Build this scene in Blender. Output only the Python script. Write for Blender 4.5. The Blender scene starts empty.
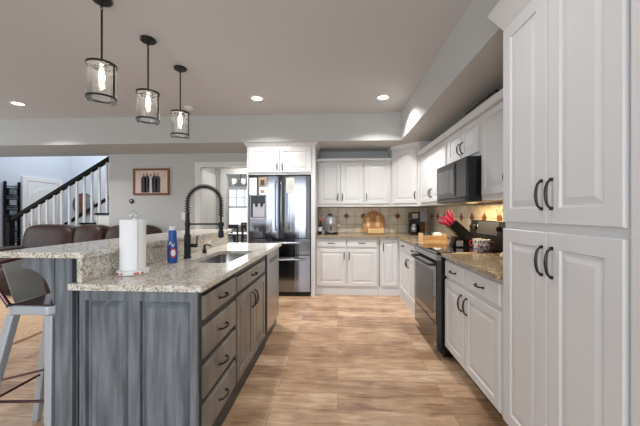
import bpy, bmesh, math, random
from mathutils import Vector, Matrix
random.seed(7)
S = bpy.context.scene
COL = S.collection
PI = math.pi

# ------------------------------------------------------------------ camera, world, lights, exposure
cam_d = bpy.data.cameras.new('camera')
cam_d.sensor_width = 36.0
cam_d.lens = 300.0 / 640.0 * 36.0
cam_d.clip_start = 0.05
cam = bpy.data.objects.new('camera', cam_d); COL.objects.link(cam)
cam.location = (0, 0, 1.26)
cam.rotation_euler = (PI / 2, 0, math.radians(3.34))
S.camera = cam
S.view_settings.view_transform = 'Standard'
S.view_settings.look = 'None'
S.view_settings.gamma = 1.0
S.view_settings.use_curve_mapping = False
S.view_settings.exposure = 0.16

W = bpy.data.worlds.new('sky'); S.world = W; W.use_nodes = True
bg = W.node_tree.nodes['Background']
bg.inputs[0].default_value = (0.86, 0.93, 1.0, 1); bg.inputs[1].default_value = 1.3

def area(name, loc, rot, sx, sy, power, col=(1, 1, 1), spread=180):
    d = bpy.data.lights.new(name, 'AREA'); d.shape = 'RECTANGLE'; d.size = sx; d.size_y = sy
    d.energy = power; d.color = col; d.spread = math.radians(spread)
    o = bpy.data.objects.new(name, d); COL.objects.link(o); o.location = loc; o.rotation_euler = rot
    return o
# lamps added as daylight at unseen rear and living windows and in the stairwell
area('added_daylight_rear', (-.7, -2.38, 1.45), (PI / 2, 0, 0), 3.2, 1.9, 66, (0.88, 0.94, 1.0))
area('added_daylight_living', (-7.35, 2.2, 1.45), (PI / 2, 0, -PI / 2), 4.0, 1.9, 48, (0.88, 0.94, 1.0))
area('daylight_stairwell', (-6.0, 6.9, 3.9), (0, 0, 0), 2.5, 1.6, 60, (0.86, 0.93, 1.0))
area('hall_fill_light', (-1.8, 5.85, 2.42), (0, 0, 0), .25, .25, 9, (1, .97, .93))  # unseen lamp added to brighten the dim hall
area('daylight_dining_window', (-2.85, 8.4, 1.45), (PI / 2, 0, PI), 1.0, 1.3, 30, (0.9, 0.96, 1.0))

# ------------------------------------------------------------------ materials
def lin(c):
    def f(v):
        v /= 255.0
        return v / 12.92 if v <= 0.04045 else ((v + 0.055) / 1.055) ** 2.4
    return (f(c[0]), f(c[1]), f(c[2]), 1)

def mat(name, c, rough=0.5, metal=0.0, var=0.0, scale=6.0, stretch=(1, 1, 1), bump=0.0, coat=0.0, emit=None, estr=0.0, c2=None):
    m = bpy.data.materials.new(name); m.use_nodes = True
    nt = m.node_tree; b = nt.nodes['Principled BSDF']
    b.inputs['Roughness'].default_value = rough; b.inputs['Metallic'].default_value = metal
    b.inputs['Base Color'].default_value = lin(c)
    if coat: b.inputs['Coat Weight'].default_value = coat
    if emit:
        b.inputs['Emission Color'].default_value = lin(emit); b.inputs['Emission Strength'].default_value = estr
    if var or bump or c2:
        tc = nt.nodes.new('ShaderNodeTexCoord'); mp = nt.nodes.new('ShaderNodeMapping')
        mp.inputs['Scale'].default_value = stretch
        nz = nt.nodes.new('ShaderNodeTexNoise'); nz.inputs['Scale'].default_value = scale; nz.inputs['Detail'].default_value = 5
        nt.links.new(tc.outputs['Object'], mp.inputs[0]); nt.links.new(mp.outputs[0], nz.inputs['Vector'])
        if var or c2:
            r = nt.nodes.new('ShaderNodeValToRGB')
            a = lin(c); d = lin(c2) if c2 else tuple(min(1, x * (1 - var)) for x in a[:3]) + (1,)
            r.color_ramp.elements[0].position = 0.35; r.color_ramp.elements[1].position = 0.65
            r.color_ramp.elements[0].color = d; r.color_ramp.elements[1].color = a
            nt.links.new(nz.outputs[0], r.inputs[0]); nt.links.new(r.outputs[0], b.inputs['Base Color'])
        if bump:
            bp = nt.nodes.new('ShaderNodeBump'); bp.inputs['Strength'].default_value = bump; bp.inputs['Distance'].default_value = 0.004
            nt.links.new(nz.outputs[0], bp.inputs['Height']); nt.links.new(bp.outputs[0], b.inputs['Normal'])
    return m

def granite(name, cols, rough=0.17):
    m = bpy.data.materials.new(name); m.use_nodes = True
    nt = m.node_tree; b = nt.nodes['Principled BSDF']; b.inputs['Roughness'].default_value = rough
    N = nt.nodes.new; L = nt.links.new
    tc = N('ShaderNodeTexCoord')
    n1 = N('ShaderNodeTexNoise'); n1.inputs['Scale'].default_value = 55; n1.inputs['Detail'].default_value = 6; n1.inputs['Roughness'].default_value = 0.7
    n2 = N('ShaderNodeTexNoise'); n2.inputs['Scale'].default_value = 7; n2.inputs['Detail'].default_value = 4; n2.inputs['Distortion'].default_value = 1.2
    v = N('ShaderNodeTexVoronoi'); v.inputs['Scale'].default_value = 190
    for n in (n1, n2, v): L(tc.outputs['Object'], n.inputs['Vector'])
    r1 = N('ShaderNodeValToRGB'); e = r1.color_ramp.elements
    e[0].position = 0.32; e[0].color = lin(cols[0]); e[1].position = 0.45; e[1].color = lin(cols[1])
    x = e.new(0.56); x.color = lin(cols[2]); x = e.new(0.68); x.color = lin(cols[3])
    L(n1.outputs[0], r1.inputs[0])
    r2 = N('ShaderNodeValToRGB'); r2.color_ramp.elements[0].position = 0.45; r2.color_ramp.elements[1].position = 0.62
    L(n2.outputs[0], r2.inputs[0])
    mx = N('ShaderNodeMix'); mx.data_type = 'RGBA'; mx.blend_type = 'MIX'
    mu = N('ShaderNodeMath'); mu.operation = 'MULTIPLY'; mu.inputs[1].default_value = 0.4
    L(r2.outputs[0], mu.inputs[0]); L(mu.outputs[0], mx.inputs[0]); L(r1.outputs[0], mx.inputs[6]); mx.inputs[7].default_value = lin(cols[4])
    r3 = N('ShaderNodeValToRGB'); r3.color_ramp.elements[0].position = 0.10; r3.color_ramp.elements[1].position = 0.16
    r3.color_ramp.elements[0].color = (1, 1, 1, 1); r3.color_ramp.elements[1].color = (0, 0, 0, 1)
    sp = N('ShaderNodeSeparateColor'); L(v.outputs['Color'], sp.inputs[0]); L(sp.outputs[0], r3.inputs[0])
    m2 = N('ShaderNodeMix'); m2.data_type = 'RGBA'; L(r3.outputs[0], m2.inputs[0]); L(mx.outputs[2], m2.inputs[6]); m2.inputs[7].default_value = lin(cols[5])
    L(m2.outputs[2], b.inputs['Base Color'])
    return m

def floor_mat():
    m = bpy.data.materials.new('floor_planks'); m.use_nodes = True
    nt = m.node_tree; b = nt.nodes['Principled BSDF']; b.inputs['Roughness'].default_value = 0.33
    N = nt.nodes.new; L = nt.links.new
    tc = N('ShaderNodeTexCoord')
    br = N('ShaderNodeTexBrick'); br.offset = 0.37; br.inputs['Scale'].default_value = 1.0
    br.inputs['Brick Width'].default_value = 1.15; br.inputs['Row Height'].default_value = 0.175
    br.inputs['Mortar Size'].default_value = 0.0012; br.inputs['Mortar Smooth'].default_value = 0.3
    br.inputs['Color1'].default_value = (0, 0, 0, 1); br.inputs['Color2'].default_value = (1, 1, 1, 1)
    br.inputs['Mortar'].default_value = (0.5, 0.5, 0.5, 1)
    L(tc.outputs['Object'], br.inputs['Vector'])
    mp = N('ShaderNodeMapping'); mp.inputs['Scale'].default_value = (2.6, 17, 1); L(tc.outputs['Object'], mp.inputs[0])
    va = N('ShaderNodeVectorMath'); va.operation = 'MULTIPLY_ADD'; va.inputs[1].default_value = (9, 5, 3)
    L(br.outputs[0], va.inputs[0]); L(mp.outputs[0], va.inputs[2])
    nz = N('ShaderNodeTexNoise'); nz.inputs['Scale'].default_value = 1.3; nz.inputs['Detail'].default_value = 9; nz.inputs['Roughness'].default_value = 0.62; nz.inputs['Distortion'].default_value = 0.9
    L(va.outputs[0], nz.inputs['Vector'])
    nb = N('ShaderNodeTexNoise'); nb.inputs['Scale'].default_value = 4.5; nb.inputs['Detail'].default_value = 3; L(tc.outputs['Object'], nb.inputs['Vector'])
    a1 = N('ShaderNodeMath'); a1.operation = 'MULTIPLY'; a1.inputs[1].default_value = 0.22; L(br.outputs[0], a1.inputs[0])
    a2 = N('ShaderNodeMath'); a2.operation = 'MULTIPLY_ADD'; a2.inputs[1].default_value = 0.75; L(nz.outputs[0], a2.inputs[0]); L(a1.outputs[0], a2.inputs[2])
    a3 = N('ShaderNodeMath'); a3.operation = 'MULTIPLY_ADD'; a3.inputs[1].default_value = 0.43; L(nb.outputs[0], a3.inputs[0]); L(a2.outputs[0], a3.inputs[2])
    r = N('ShaderNodeValToRGB'); e = r.color_ramp.elements
    e[0].position = 0.42; e[0].color = lin((104, 76, 55)); e[1].position = 0.98; e[1].color = lin((226, 206, 182))
    x = e.new(0.58); x.color = lin((158, 125, 97)); x = e.new(0.74); x.color = lin((190, 157, 126)); x = e.new(0.85); x.color = lin((208, 179, 148))
    L(a3.outputs[0], r.inputs[0])
    mx = N('ShaderNodeMix'); mx.data_type = 'RGBA'; L(br.outputs['Fac'], mx.inputs[0]); L(r.outputs[0], mx.inputs[6]); mx.inputs[7].default_value = lin((104, 76, 54))
    L(mx.outputs[2], b.inputs['Base Color'])
    bp = N('ShaderNodeBump'); bp.inputs['Strength'].default_value = 0.12; bp.inputs['Distance'].default_value = 0.003; L(nz.outputs[0], bp.inputs['Height']); L(bp.outputs[0], b.inputs['Normal'])
    return m

def clear_mat(name, tint=(1, 1, 1), gloss=0.12, rough=0.03, milk=0.0):
    m = bpy.data.materials.new(name); m.use_nodes = True
    nt = m.node_tree; nt.nodes.remove(nt.nodes['Principled BSDF']); out = nt.nodes['Material Output']
    t = nt.nodes.new('ShaderNodeBsdfTransparent'); t.inputs[0].default_value = (*tint, 1)
    g = nt.nodes.new('ShaderNodeBsdfGlossy'); g.inputs['Roughness'].default_value = rough
    fr = nt.nodes.new('ShaderNodeFresnel'); fr.inputs[0].default_value = 1.5
    ad = nt.nodes.new('ShaderNodeMath'); ad.operation = 'ADD'; ad.inputs[1].default_value = gloss; ad.use_clamp = True
    nt.links.new(fr.outputs[0], ad.inputs[0])
    mx = nt.nodes.new('ShaderNodeMixShader'); nt.links.new(ad.outputs[0], mx.inputs[0])
    nt.links.new(t.outputs[0], mx.inputs[1]); nt.links.new(g.outputs[0], mx.inputs[2]); 
    if milk:
        tr = nt.nodes.new('ShaderNodeBsdfTranslucent'); m2 = nt.nodes.new('ShaderNodeMixShader'); m2.inputs[0].default_value = milk
        nt.links.new(mx.outputs[0], m2.inputs[1]); nt.links.new(tr.outputs[0], m2.inputs[2]); nt.links.new(m2.outputs[0], out.inputs[0])
    else:
        nt.links.new(mx.outputs[0], out.inputs[0])
    return m

M = {}
M['wall'] = mat('wall_paint', (192, 193, 191), 0.7, bump=0.06, scale=120)
M['ceil'] = mat('ceiling_paint', (202, 202, 204), 0.85, bump=0.25, scale=70)
M['stairwall'] = mat('stairwell_paint', (205, 211, 220), 0.8)
M['trim'] = mat('white_trim', (226, 225, 222), 0.4)
M['cab'] = mat('white_cabinet_paint', (219, 219, 219), 0.38, var=0.03, scale=3)
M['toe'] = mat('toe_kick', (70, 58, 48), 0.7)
M['isl'] = mat('distressed_grey_stain', (130, 138, 145), 0.4, scale=9, stretch=(3.2, 3.2, 0.35), c2=(94, 100, 106))
M['islr'] = mat('distressed_grey_stain_lit_fronts', (136, 131, 124), 0.36, scale=5, stretch=(2.2, 2.2, 0.5), c2=(106, 102, 97))  # same stain, warmer light on the aisle fronts put into the colour
M['isld'] = mat('island_frame_dark', (48, 50, 52), 0.45)  # darker tone on the face frame between drawers and doors
M['blk'] = mat('black_iron', (15, 15, 16), 0.4, metal=0.0)
M['mblk'] = mat('matte_black', (26, 27, 30), 0.45, metal=0.3)
M['steel'] = mat('brushed_stainless', (160, 162, 166), 0.24, metal=1.0, bump=0.02, scale=60, stretch=(1, 1, 0.02))
M['dsteel'] = mat('dark_stainless', (150, 152, 160), 0.13, metal=1.0, bump=1.0, scale=3.0, stretch=(4, 1, 0.06))
M['sink'] = mat('sink_stainless', (180, 179, 178), 0.26, metal=1.0)
M['bglass'] = mat('black_glass', (10, 10, 12), 0.04, coat=0.6)
M['bplast'] = mat('black_plastic', (13, 13, 15), 0.25)
M['gran'] = granite('pale_granite', [(132, 124, 112), (212, 206, 194), (232, 230, 222), (242, 241, 236), (206, 188, 156), (122, 116, 108)])
M['granb'] = granite('granite_browned_light', [(70, 58, 44), (146, 126, 98), (182, 166, 138), (208, 196, 172), (150, 120, 80), (56, 48, 42)])  # same granite, the browner light on these counters put into its colour
M['floor'] = floor_mat()
M['tile'] = [mat('beige_tile_%s' % n, c, 0.42, scale=9, c2=d) for n, c, d in (('light', (224, 214, 192), (206, 196, 174)), ('mid', (214, 202, 180), (198, 186, 164)), ('warm', (220, 204, 176), (202, 188, 160)))]
M['grout'] = mat('grout', (122, 114, 100), 0.9)
M['rust'] = mat('rust_tile', (124, 72, 44), 0.45, var=0.35, scale=25)
M['slate'] = mat('slate_tile', (98, 84, 72), 0.45, var=0.3, scale=25)
M['leather'] = mat('brown_leather', (62, 40, 34), 0.45, var=0.4, scale=9, bump=0.8); M['leather'].node_tree.nodes['Principled BSDF'].inputs['Specular IOR Level'].default_value = 0.35
M['glass'] = clear_mat('seeded_glass', (0.97, 0.97, 0.97), 0.06, 0.12, 0.11)
M['pane'] = clear_mat('window_glass', (0.97, 0.98, 1.0), 0.02, 0.0)
M['crystal'] = mat('frosted_crystal', (236, 238, 242), 0.1); M['crystal'].node_tree.nodes['Principled BSDF'].inputs['Transmission Weight'].default_value = 0.6
M['paper'] = mat('white_paper', (244, 244, 246), 0.8)
M['wood'] = mat('honey_wood', (196, 142, 86), 0.5, scale=4, stretch=(6, 1, 1), c2=(160, 104, 56))
M['woodl'] = mat('pale_wood', (226, 196, 148), 0.55, scale=4, stretch=(1, 1, 6), c2=(206, 172, 122))
M['woodd'] = mat('dark_wood', (52, 36, 28), 0.45)
M['espresso'] = mat('espresso_rail', (14, 11, 11), 0.55); M['espresso'].node_tree.nodes['Principled BSDF'].inputs['Specular IOR Level'].default_value = 0.15
M['galv'] = mat('pale_painted_metal', (198, 206, 214), 0.35, metal=0.3)
M['galv2'] = mat('range_panel_steel', (112, 114, 118), 0.4, metal=0.8)
M['mwsteel'] = mat('dark_microwave_steel', (84, 84, 86), 0.3, metal=0.8)
M['note'] = mat('pale_note', (206, 206, 200), 0.8)
M['csteel'] = mat('cooker_steel', (188, 188, 190), 0.32, metal=0.7)
M['gun'] = mat('gunmetal_tube', (108, 80, 84), 0.22, metal=0.9)
M['gplate'] = mat('grey_metal_plate', (172, 172, 168), 0.5, metal=0.0)
M['emit'] = mat('lamp_glow', (255, 250, 240), 0.5, emit=(255, 246, 230), estr=8)
M['bulb'] = mat('bulb_glow', (255, 250, 240), 0.3, emit=(255, 244, 226), estr=16)
M['shade'] = mat('lit_white_shade', (244, 242, 238), 0.5, emit=(255, 246, 232), estr=0.8)
M['white'] = mat('white_plastic', (236, 236, 236), 0.35)
M['lgrey'] = mat('light_grey_plastic', (182, 180, 190), 0.35)
M['lglow'] = mat('dim_lamp_lens', (255, 236, 200), 0.5, emit=(255, 214, 150), estr=1.2)
M['grey'] = mat('grey_plastic', (140, 140, 148), 0.35)
M['blue'] = mat('blue_plastic', (38, 96, 178), 0.3, c2=(28, 66, 150), scale=12)
M['red'] = mat('red_print', (200, 58, 54), 0.5)
M['pink'] = mat('pink_plastic', (206, 52, 96), 0.35)
M['rug'] = mat('tan_shag', (208, 180, 150), 0.95, scale=60, c2=(172, 142, 112), bump=1.0)
M['frame'] = mat('cherry_frame', (124, 66, 34), 0.35)
M['matb'] = mat('photo_mat', (222, 202, 188), 0.7, scale=8, c2=(206, 190, 176))
M['suit'] = mat('photo_dark_suits', (62, 56, 66), 0.7)
M['skin'] = mat('photo_skin', (178, 134, 114), 0.7)
M['lilac'] = mat('photo_light_dress', (206, 196, 210), 0.7)
M['photo'] = mat('small_photo_print', (120, 140, 140), 0.5, scale=25, c2=(60, 74, 78))
M['photoc'] = mat('colour_photo_print', (186, 150, 120), 0.5, scale=40, c2=(110, 120, 90))
M['brownm'] = mat('painted_reflection_brown', (118, 72, 60), 0.5)
M['mirror'] = mat('mirror_glass', (150, 156, 160), 0.03, metal=1.0)
M['gbox'] = mat('grey_box', (150, 152, 152), 0.6)
M['carpet'] = mat('hall_floor', (150, 130, 110), 0.8)
M['garlic'] = mat('cream_peel', (226, 208, 170), 0.6)
M['liquid'] = mat('amber_bottle', (150, 40, 50), 0.2)

# ------------------------------------------------------------------ mesh kit
def wloc(o):
    v = Vector((0, 0, 0))
    while o is not None:
        v += Vector(o.location); o = o.parent
    return v

class MB:
    def __init__(s):
        s.bm = bmesh.new(); s.mi = 0
    def _f(s, vs):
        try:
            f = s.bm.faces.new(vs); f.material_index = s.mi; return f
        except ValueError:
            return None
    def box(s, x0, y0, z0, x1, y1, z1, bev=0.0, seg=2):
        x0, x1 = sorted((x0, x1)); y0, y1 = sorted((y0, y1)); z0, z1 = sorted((z0, z1))
        return s.hexa([(x0, y0, z0), (x1, y0, z0), (x1, y1, z0), (x0, y1, z0)], [(x0, y0, z1), (x1, y0, z1), (x1, y1, z1), (x0, y1, z1)], bev, seg)
    def hexa(s, lo, hi, bev=0.0, seg=2):
        n = len(lo)
        a = [s.bm.verts.new(p) for p in lo]; b = [s.bm.verts.new(p) for p in hi]
        fs = [s._f(a[::-1]), s._f(b)]
        for i in range(n):
            j = (i + 1) % n; fs.append(s._f([a[i], a[j], b[j], b[i]]))
        if bev:
            es = set()
            for f in fs:
                if f: es.update(f.edges)
            bmesh.ops.bevel(s.bm, geom=list(es), offset=bev, segments=seg, affect='EDGES', profile=0.5, material=-1)
        return s
    def prism(s, pts, axis, a0, a1, bev=0.0):
        """pts: 2D outline in the two other axes (in xyz order), extruded along axis"""
        def P(u, v, a):
            return (a, u, v) if axis == 'x' else ((u, a, v) if axis == 'y' else (u, v, a))
        return s.hexa([P(u, v, a0) for u, v in pts], [P(u, v, a1) for u, v in pts], bev)
    def tube(s, pts, r, seg=10, closed=False):
        pts = [Vector(p) for p in pts]; n = len(pts); rings = []
        rs = r if isinstance(r, (list, tuple)) else [r] * n
        up = None
        for i, p in enumerate(pts):
            if closed: t = pts[(i + 1) % n] - pts[i - 1]
            else: t = (pts[min(i + 1, n - 1)] - pts[max(i - 1, 0)])
            t.normalize()
            if up is None:
                up = Vector((0, 0, 1)) if abs(t.z) < 0.9 else Vector((1, 0, 0))
            x = t.cross(up)
            if x.length < 1e-5: x = t.cross(Vector((0, 1, 0)))
            x.normalize(); y = x.cross(t); up = y
            rings.append([s.bm.verts.new(p + x * (math.cos(2 * PI * k / seg) * rs[i]) + y * (math.sin(2 * PI * k / seg) * rs[i])) for k in range(seg)])
        for i in range(n if closed else n - 1):
            A = rings[i]; B = rings[(i + 1) % n]
            for k in range(seg):
                l = (k + 1) % seg; s._f([A[k], A[l], B[l], B[k]])
        if not closed:
            s._f(rings[0][::-1]); s._f(rings[-1])
        return s
    def cyl(s, p0, p1, r0, r1=None, seg=20):
        return s.tube([p0, p1], [r0, r0 if r1 is None else r1], seg)
    def lathe(s, prof, c=(0, 0, 0), seg=24, cap=True):
        rings = []
        for r, z in prof:
            rings.append([s.bm.verts.new((c[0] + r * math.cos(2 * PI * k / seg), c[1] + r * math.sin(2 * PI * k / seg), c[2] + z)) for k in range(seg)])
        for i in range(len(rings) - 1):
            A, B = rings[i], rings[i + 1]
            for k in range(seg):
                l = (k + 1) % seg; s._f([A[k], A[l], B[l], B[k]])
        if cap:
            s._f(rings[0][::-1]); s._f(rings[-1])
        return s
    def puff(s, c, r, e=0.35, n=20, rotx=0.0):
        """rounded cushion: superellipsoid"""
        def sp(v, p): return math.copysign(abs(v) ** p, v)
        R = Matrix.Rotation(rotx, 3, 'X'); rows = []
        for i in range(n + 1):
            ph = -PI / 2 + PI * i / n; row = []
            for k in range(2 * n):
                th = 2 * PI * k / (2 * n)
                v = Vector((r[0] * sp(math.cos(ph), e) * sp(math.cos(th), e), r[1] * sp(math.cos(ph), e) * sp(math.sin(th), e), r[2] * sp(math.sin(ph), e)))
                row.append(s.bm.verts.new(Vector(c) + R @ v))
            rows.append(row)
        for i in range(n):
            for k in range(2 * n):
                l = (k + 1) % (2 * n); s._f([rows[i][k], rows[i][l], rows[i + 1][l], rows[i + 1][k]])
        return s
    def rings(s, P, w, h, prof):
        """nested rectangles (inset, height) on a face frame P(a, b, c): raised panels"""
        rr = []
        for ins, b in prof:
            rr.append([s.bm.verts.new(P(a, b, c)) for a, c in ((ins, ins), (w - ins, ins), (w - ins, h - ins), (ins, h - ins))])
        for A, B in zip(rr, rr[1:]):
            for k in range(4):
                l = (k + 1) % 4; s._f([A[k], A[l], B[l], B[k]])
        s._f(rr[-1]); s._f(rr[0][::-1])
        return s
    def build(s, name, mats, parent=None, origin=None, smooth=False, merge=False):
        bm = s.bm
        if merge: bmesh.ops.remove_doubles(bm, verts=bm.verts, dist=1e-5)
        bmesh.ops.recalc_face_normals(bm, faces=bm.faces)
        o0 = wloc(parent) if parent is not None else Vector(origin if origin is not None else (0, 0, 0))
        bmesh.ops.translate(bm, verts=bm.verts, vec=-o0)
        me = bpy.data.meshes.new(name)
        if smooth:
            for f in bm.faces: f.smooth = True
            for e in bm.edges:
                if len(e.link_faces) == 2 and e.calc_face_angle(0) > 0.7: e.smooth = False
        bm.to_mesh(me); bm.free()
        for m in (mats if isinstance(mats, list) else [mats]): me.materials.append(m)
        o = bpy.data.objects.new(name, me); COL.objects.link(o)
        if parent is not None: o.parent = parent
        else: o.location = o0
        return o

def tag(o, label, cat, group=None, kind=None):
    o['label'] = label; o['category'] = cat
    if group: o['group'] = group
    if kind: o['kind'] = kind
    return o
def thing(name, label, cat, loc, group=None):
    o = bpy.data.objects.new(name, None); COL.objects.link(o); o.location = loc; o.empty_display_size = 0.1
    return tag(o, label, cat, group)
def struct(name, mb, m, smooth=False):
    o = mb.build(name, m, smooth=smooth); o['kind'] = 'structure'; return o
def dup(root, loc=None, rz=None, label=None, parent=None):
    c = root.copy(); COL.objects.link(c)
    if parent is not None: c.parent = parent
    if loc is not None: c.location = loc
    if rz is not None: c.rotation_euler = (0, 0, rz)
    if label: c['label'] = label
    for ch in list(root.children): dup(ch, parent=c)
    return c

def basis(o, u, n):
    o, u, n = Vector(o), Vector(u), Vector(n)
    return lambda a, b, c: o + u * a + n * b + Vector((0, 0, c))

DOOR = lambda t, fr: [(0, 0), (0, t - .004), (.004, t), (fr, t), (fr + .005, t - .008), (fr + .013, t - .008), (fr + .04, t - .001)]
DRAW = lambda t: [(0, 0), (0, t - .007), (.008, t)]

def handle(parent, P, a, c, vertical, L=0.105, b0=0.02, m='blk'):
    mb = MB(); pts = []; rs = []
    for i in range(11):
        q = -1 + 2 * i / 10.0
        d = q * L / 2; bow = b0 + 0.006 + 0.022 * math.sqrt(max(0, 1 - q * q))
        pts.append(P(a, bow, c + d) if vertical else P(a + d, bow, c)); rs.append(0.0050 + 0.0020 * (1 - abs(q)))
    mb.tube(pts, rs, 8)
    for q in (-1, 1):
        d = q * L / 2
        p0 = P(a, b0 - .001, c + d) if vertical else P(a + d, b0 - .001, c)
        p1 = P(a, b0 + .010, c + d) if vertical else P(a + d, b0 + .010, c)
        mb.tube([p0, p1], [0.0085, 0.0065], 10)
    return mb.build('handle', M[m], parent, smooth=True)

def door(parent, P0, a, c, w, h, m='cab', fr=0.055, hnd=None, t=0.02, name='door', hL=0.105):
    """hnd = (a, c, vertical) in door coordinates"""
    P = lambda x, y, z: P0(a + x, y, c + z)
    mb = MB().rings(P, w, h, DOOR(t, fr))
    d = mb.build(name, M[m], parent)
    if hnd: handle(d, P, hnd[0], hnd[1], hnd[2], hL, t)
    return d
def drawer(parent, P0, a, c, w, h, m='cab', t=0.02, hL=0.1, hnd=True):
    P = lambda x, y, z: P0(a + x, y, c + z)
    mb = MB().rings(P, w, h, DRAW(t)); d = mb.build('drawer', M[m], parent)
    if hnd: handle(d, P, w / 2, h / 2, False, hL, t)
    return d

# ------------------------------------------------------------------ the room
CZ, SZ = 2.74, 2.33          # ceiling, soffit underside
FX, FY = 0.94, 4.64          # carcass fronts of the right and back base units
WX, WY = 1.55, 5.25          # right wall, back wall
struct('floor', MB().box(-7.6, -2.6, -0.1, 1.67, 9.2, 0), M['floor'])
struct('ceiling', MB().box(-7.6, -2.6, CZ, 1.67, 4.46, CZ + .12), M['ceil'])
struct('trim_1', MB().box(-7.5, 4.46, SZ, WX, 5.37, CZ + .12).box(-7.5, 5.25, CZ + .12, -2.5, 5.37, 4.1), M['wall'])    # dropped soffit along the back
struct('trim_2', MB().box(0.935, -2.5, SZ, WX, 4.46, CZ), M['wall'])                                                  # dropped soffit along the right wall
struct('wall_right', MB().box(WX, -2.5, 0, WX + .12, 5.37, SZ), M['wall'])
struct('wall_back', MB().box(-4.17, WY, 0, -2.45, WY + .12, SZ).box(-2.45, WY, 2.08, -1.45, WY + .12, SZ).box(-1.45, WY, 0, WX, WY + .12, SZ), M['wall'])
# left wall with window openings added ahead of the door to let light in
lw = MB()
lw.box(-7.62, -2.5, 0, -7.5, 8.1, 0.55).box(-7.62, -2.5, 2.3, -7.5, 8.1, 4.1)
lw.box(-7.62, -2.5, .55, -7.5, 0.2, 2.3).box(-7.62, 4.2, .55, -7.5, 8.1, 2.3)
struct('wall_left', lw, M['stairwall'])
rw = MB()
rw.box(-7.6, -2.62, 0, 1.67, -2.5, .5).box(-7.6, -2.62, 2.4, 1.67, -2.5, CZ).box(-7.6, -2.62, .5, -4.2, -2.5, 2.4).box(1.0, -2.62, .5, 1.67, -2.5, 2.4)
struct('wall_front', rw, M['wall'])
struct('wall_stairwell', MB().box(-7.5, 8.0, 0, -3.9, 8.12, 4.1).box(-3.9, 5.37, 0, -3.78, 8.12, 4.1), M['stairwall'])
struct('ceiling_stairwell', MB().box(-7.5, 5.37, 4.1, -3.78, 8.12, 4.2), M['ceil'])
# hall and dining room beyond the cased opening
struct('wall_hall', MB().box(-2.74, 5.37, 0, -2.62, 6.3, 2.44).box(-1.0, 5.37, 0, -.88, 8.6, 2.44).box(-3.78, 6.3, 0, -2.4, 6.42, 2.44).box(-2.4, 6.3, 2.1, -1.0, 6.42, 2.44), M['wall'])
struct('ceiling_hall', MB().box(-3.78, 5.37, 2.44, -.88, 8.72, 2.54), M['ceil'])
dw = MB().box(-3.78, 8.6, 0, -3.2, 8.72, 2.44).box(-2.5, 8.6, 0, -.88, 8.72, 2.44).box(-3.2, 8.6, 0, -2.5, 8.72, .92).box(-3.2, 8.6, 1.95, -2.5, 8.72, 2.44)
struct('wall_dining', dw, M['wall'])
win = bpy.data.objects.new('window_1', None); COL.objects.link(win); win.location = (-2.85, 8.6, .92); win['kind'] = 'structure'
w = MB().box(-3.27, 8.57, .85, -3.2, 8.61, 2.02).box(-2.5, 8.57, .85, -2.43, 8.61, 2.02).box(-3.2, 8.57, 1.95, -2.5, 8.61, 2.02).box(-3.2, 8.56, .85, -2.5, 8.61, .92).box(-3.2, 8.64, 1.41, -2.5, 8.68, 1.46)
for i in (1, 2): w.box(-3.2 + .7 * i / 3 - .008, 8.65, 1.46, -3.2 + .7 * i / 3 + .008, 8.67, 1.95)
w.box(-3.2, 8.65, 1.7, -2.5, 8.67, 1.715)
w.build('window_frame', M['trim'], win)
MB().box(-3.2, 8.655, .92, -2.5, 8.66, 1.95).build('window_pane', M['pane'], win)
# casings
struct('trim_3', MB().box(-2.55, 5.23, 0, -2.45, 5.25, 2.17).box(-2.45, 5.23, 2.08, -1.40, 5.25, 2.17).box(-2.45, 5.25, 0, -2.44, 5.37, 2.08), M['trim'])
struct('trim_4', MB().box(-2.5, 6.28, 0, -2.38, 6.3, 2.2).box(-2.38, 6.28, 2.1, -1.0, 6.3, 2.2).box(-2.4, 6.3, 0, -2.38, 6.42, 2.1), M['trim'])
struct('baseboard_back', MB().box(-4.17, 5.235, 0, -2.55, 5.25, .13), M['trim'])
struct('baseboard_left', MB().box(-7.5, -2.5, 0, -7.485, 6.6, .13), M['trim'])
# hall door on the left wall of the hall
def panel_leaf(P, w, h, mb):
    mb.rings(P, w, h, [(0, 0), (0, .03)])
    for (a, c, pw, ph) in ((.1, .15, w / 2 - .14, .7), (w / 2 + .04, .15, w / 2 - .14, .7), (.1, 1.0, w / 2 - .14, h - 1.12), (w / 2 + .04, 1.0, w / 2 - .14, h - 1.12)):
        Q = lambda x, y, z, a=a, c=c: P(a + x, y, c + z)
        mb.rings(Q, pw, ph, [(0, .0), (0, .032), (.02, .036), (.03, .028), (.05, .034)])
d2 = bpy.data.objects.new('door_1', None); COL.objects.link(d2); d2.location = (-2.62, 5.9, 0); d2['kind'] = 'structure'
mb = MB(); panel_leaf(basis((-2.62, 5.5, .01), (0, 1, 0), (1, 0, 0)), .74, 1.99, mb); mb.build('door_leaf', M['trim'], d2)
MB().box(-2.62, 5.42, 0, -2.6, 5.5, 2.08).box(-2.62, 6.24, 0, -2.6, 6.28, 2.08).box(-2.62, 5.5, 2.0, -2.6, 6.24, 2.08).build('door_casing', M['trim'], d2)
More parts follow.
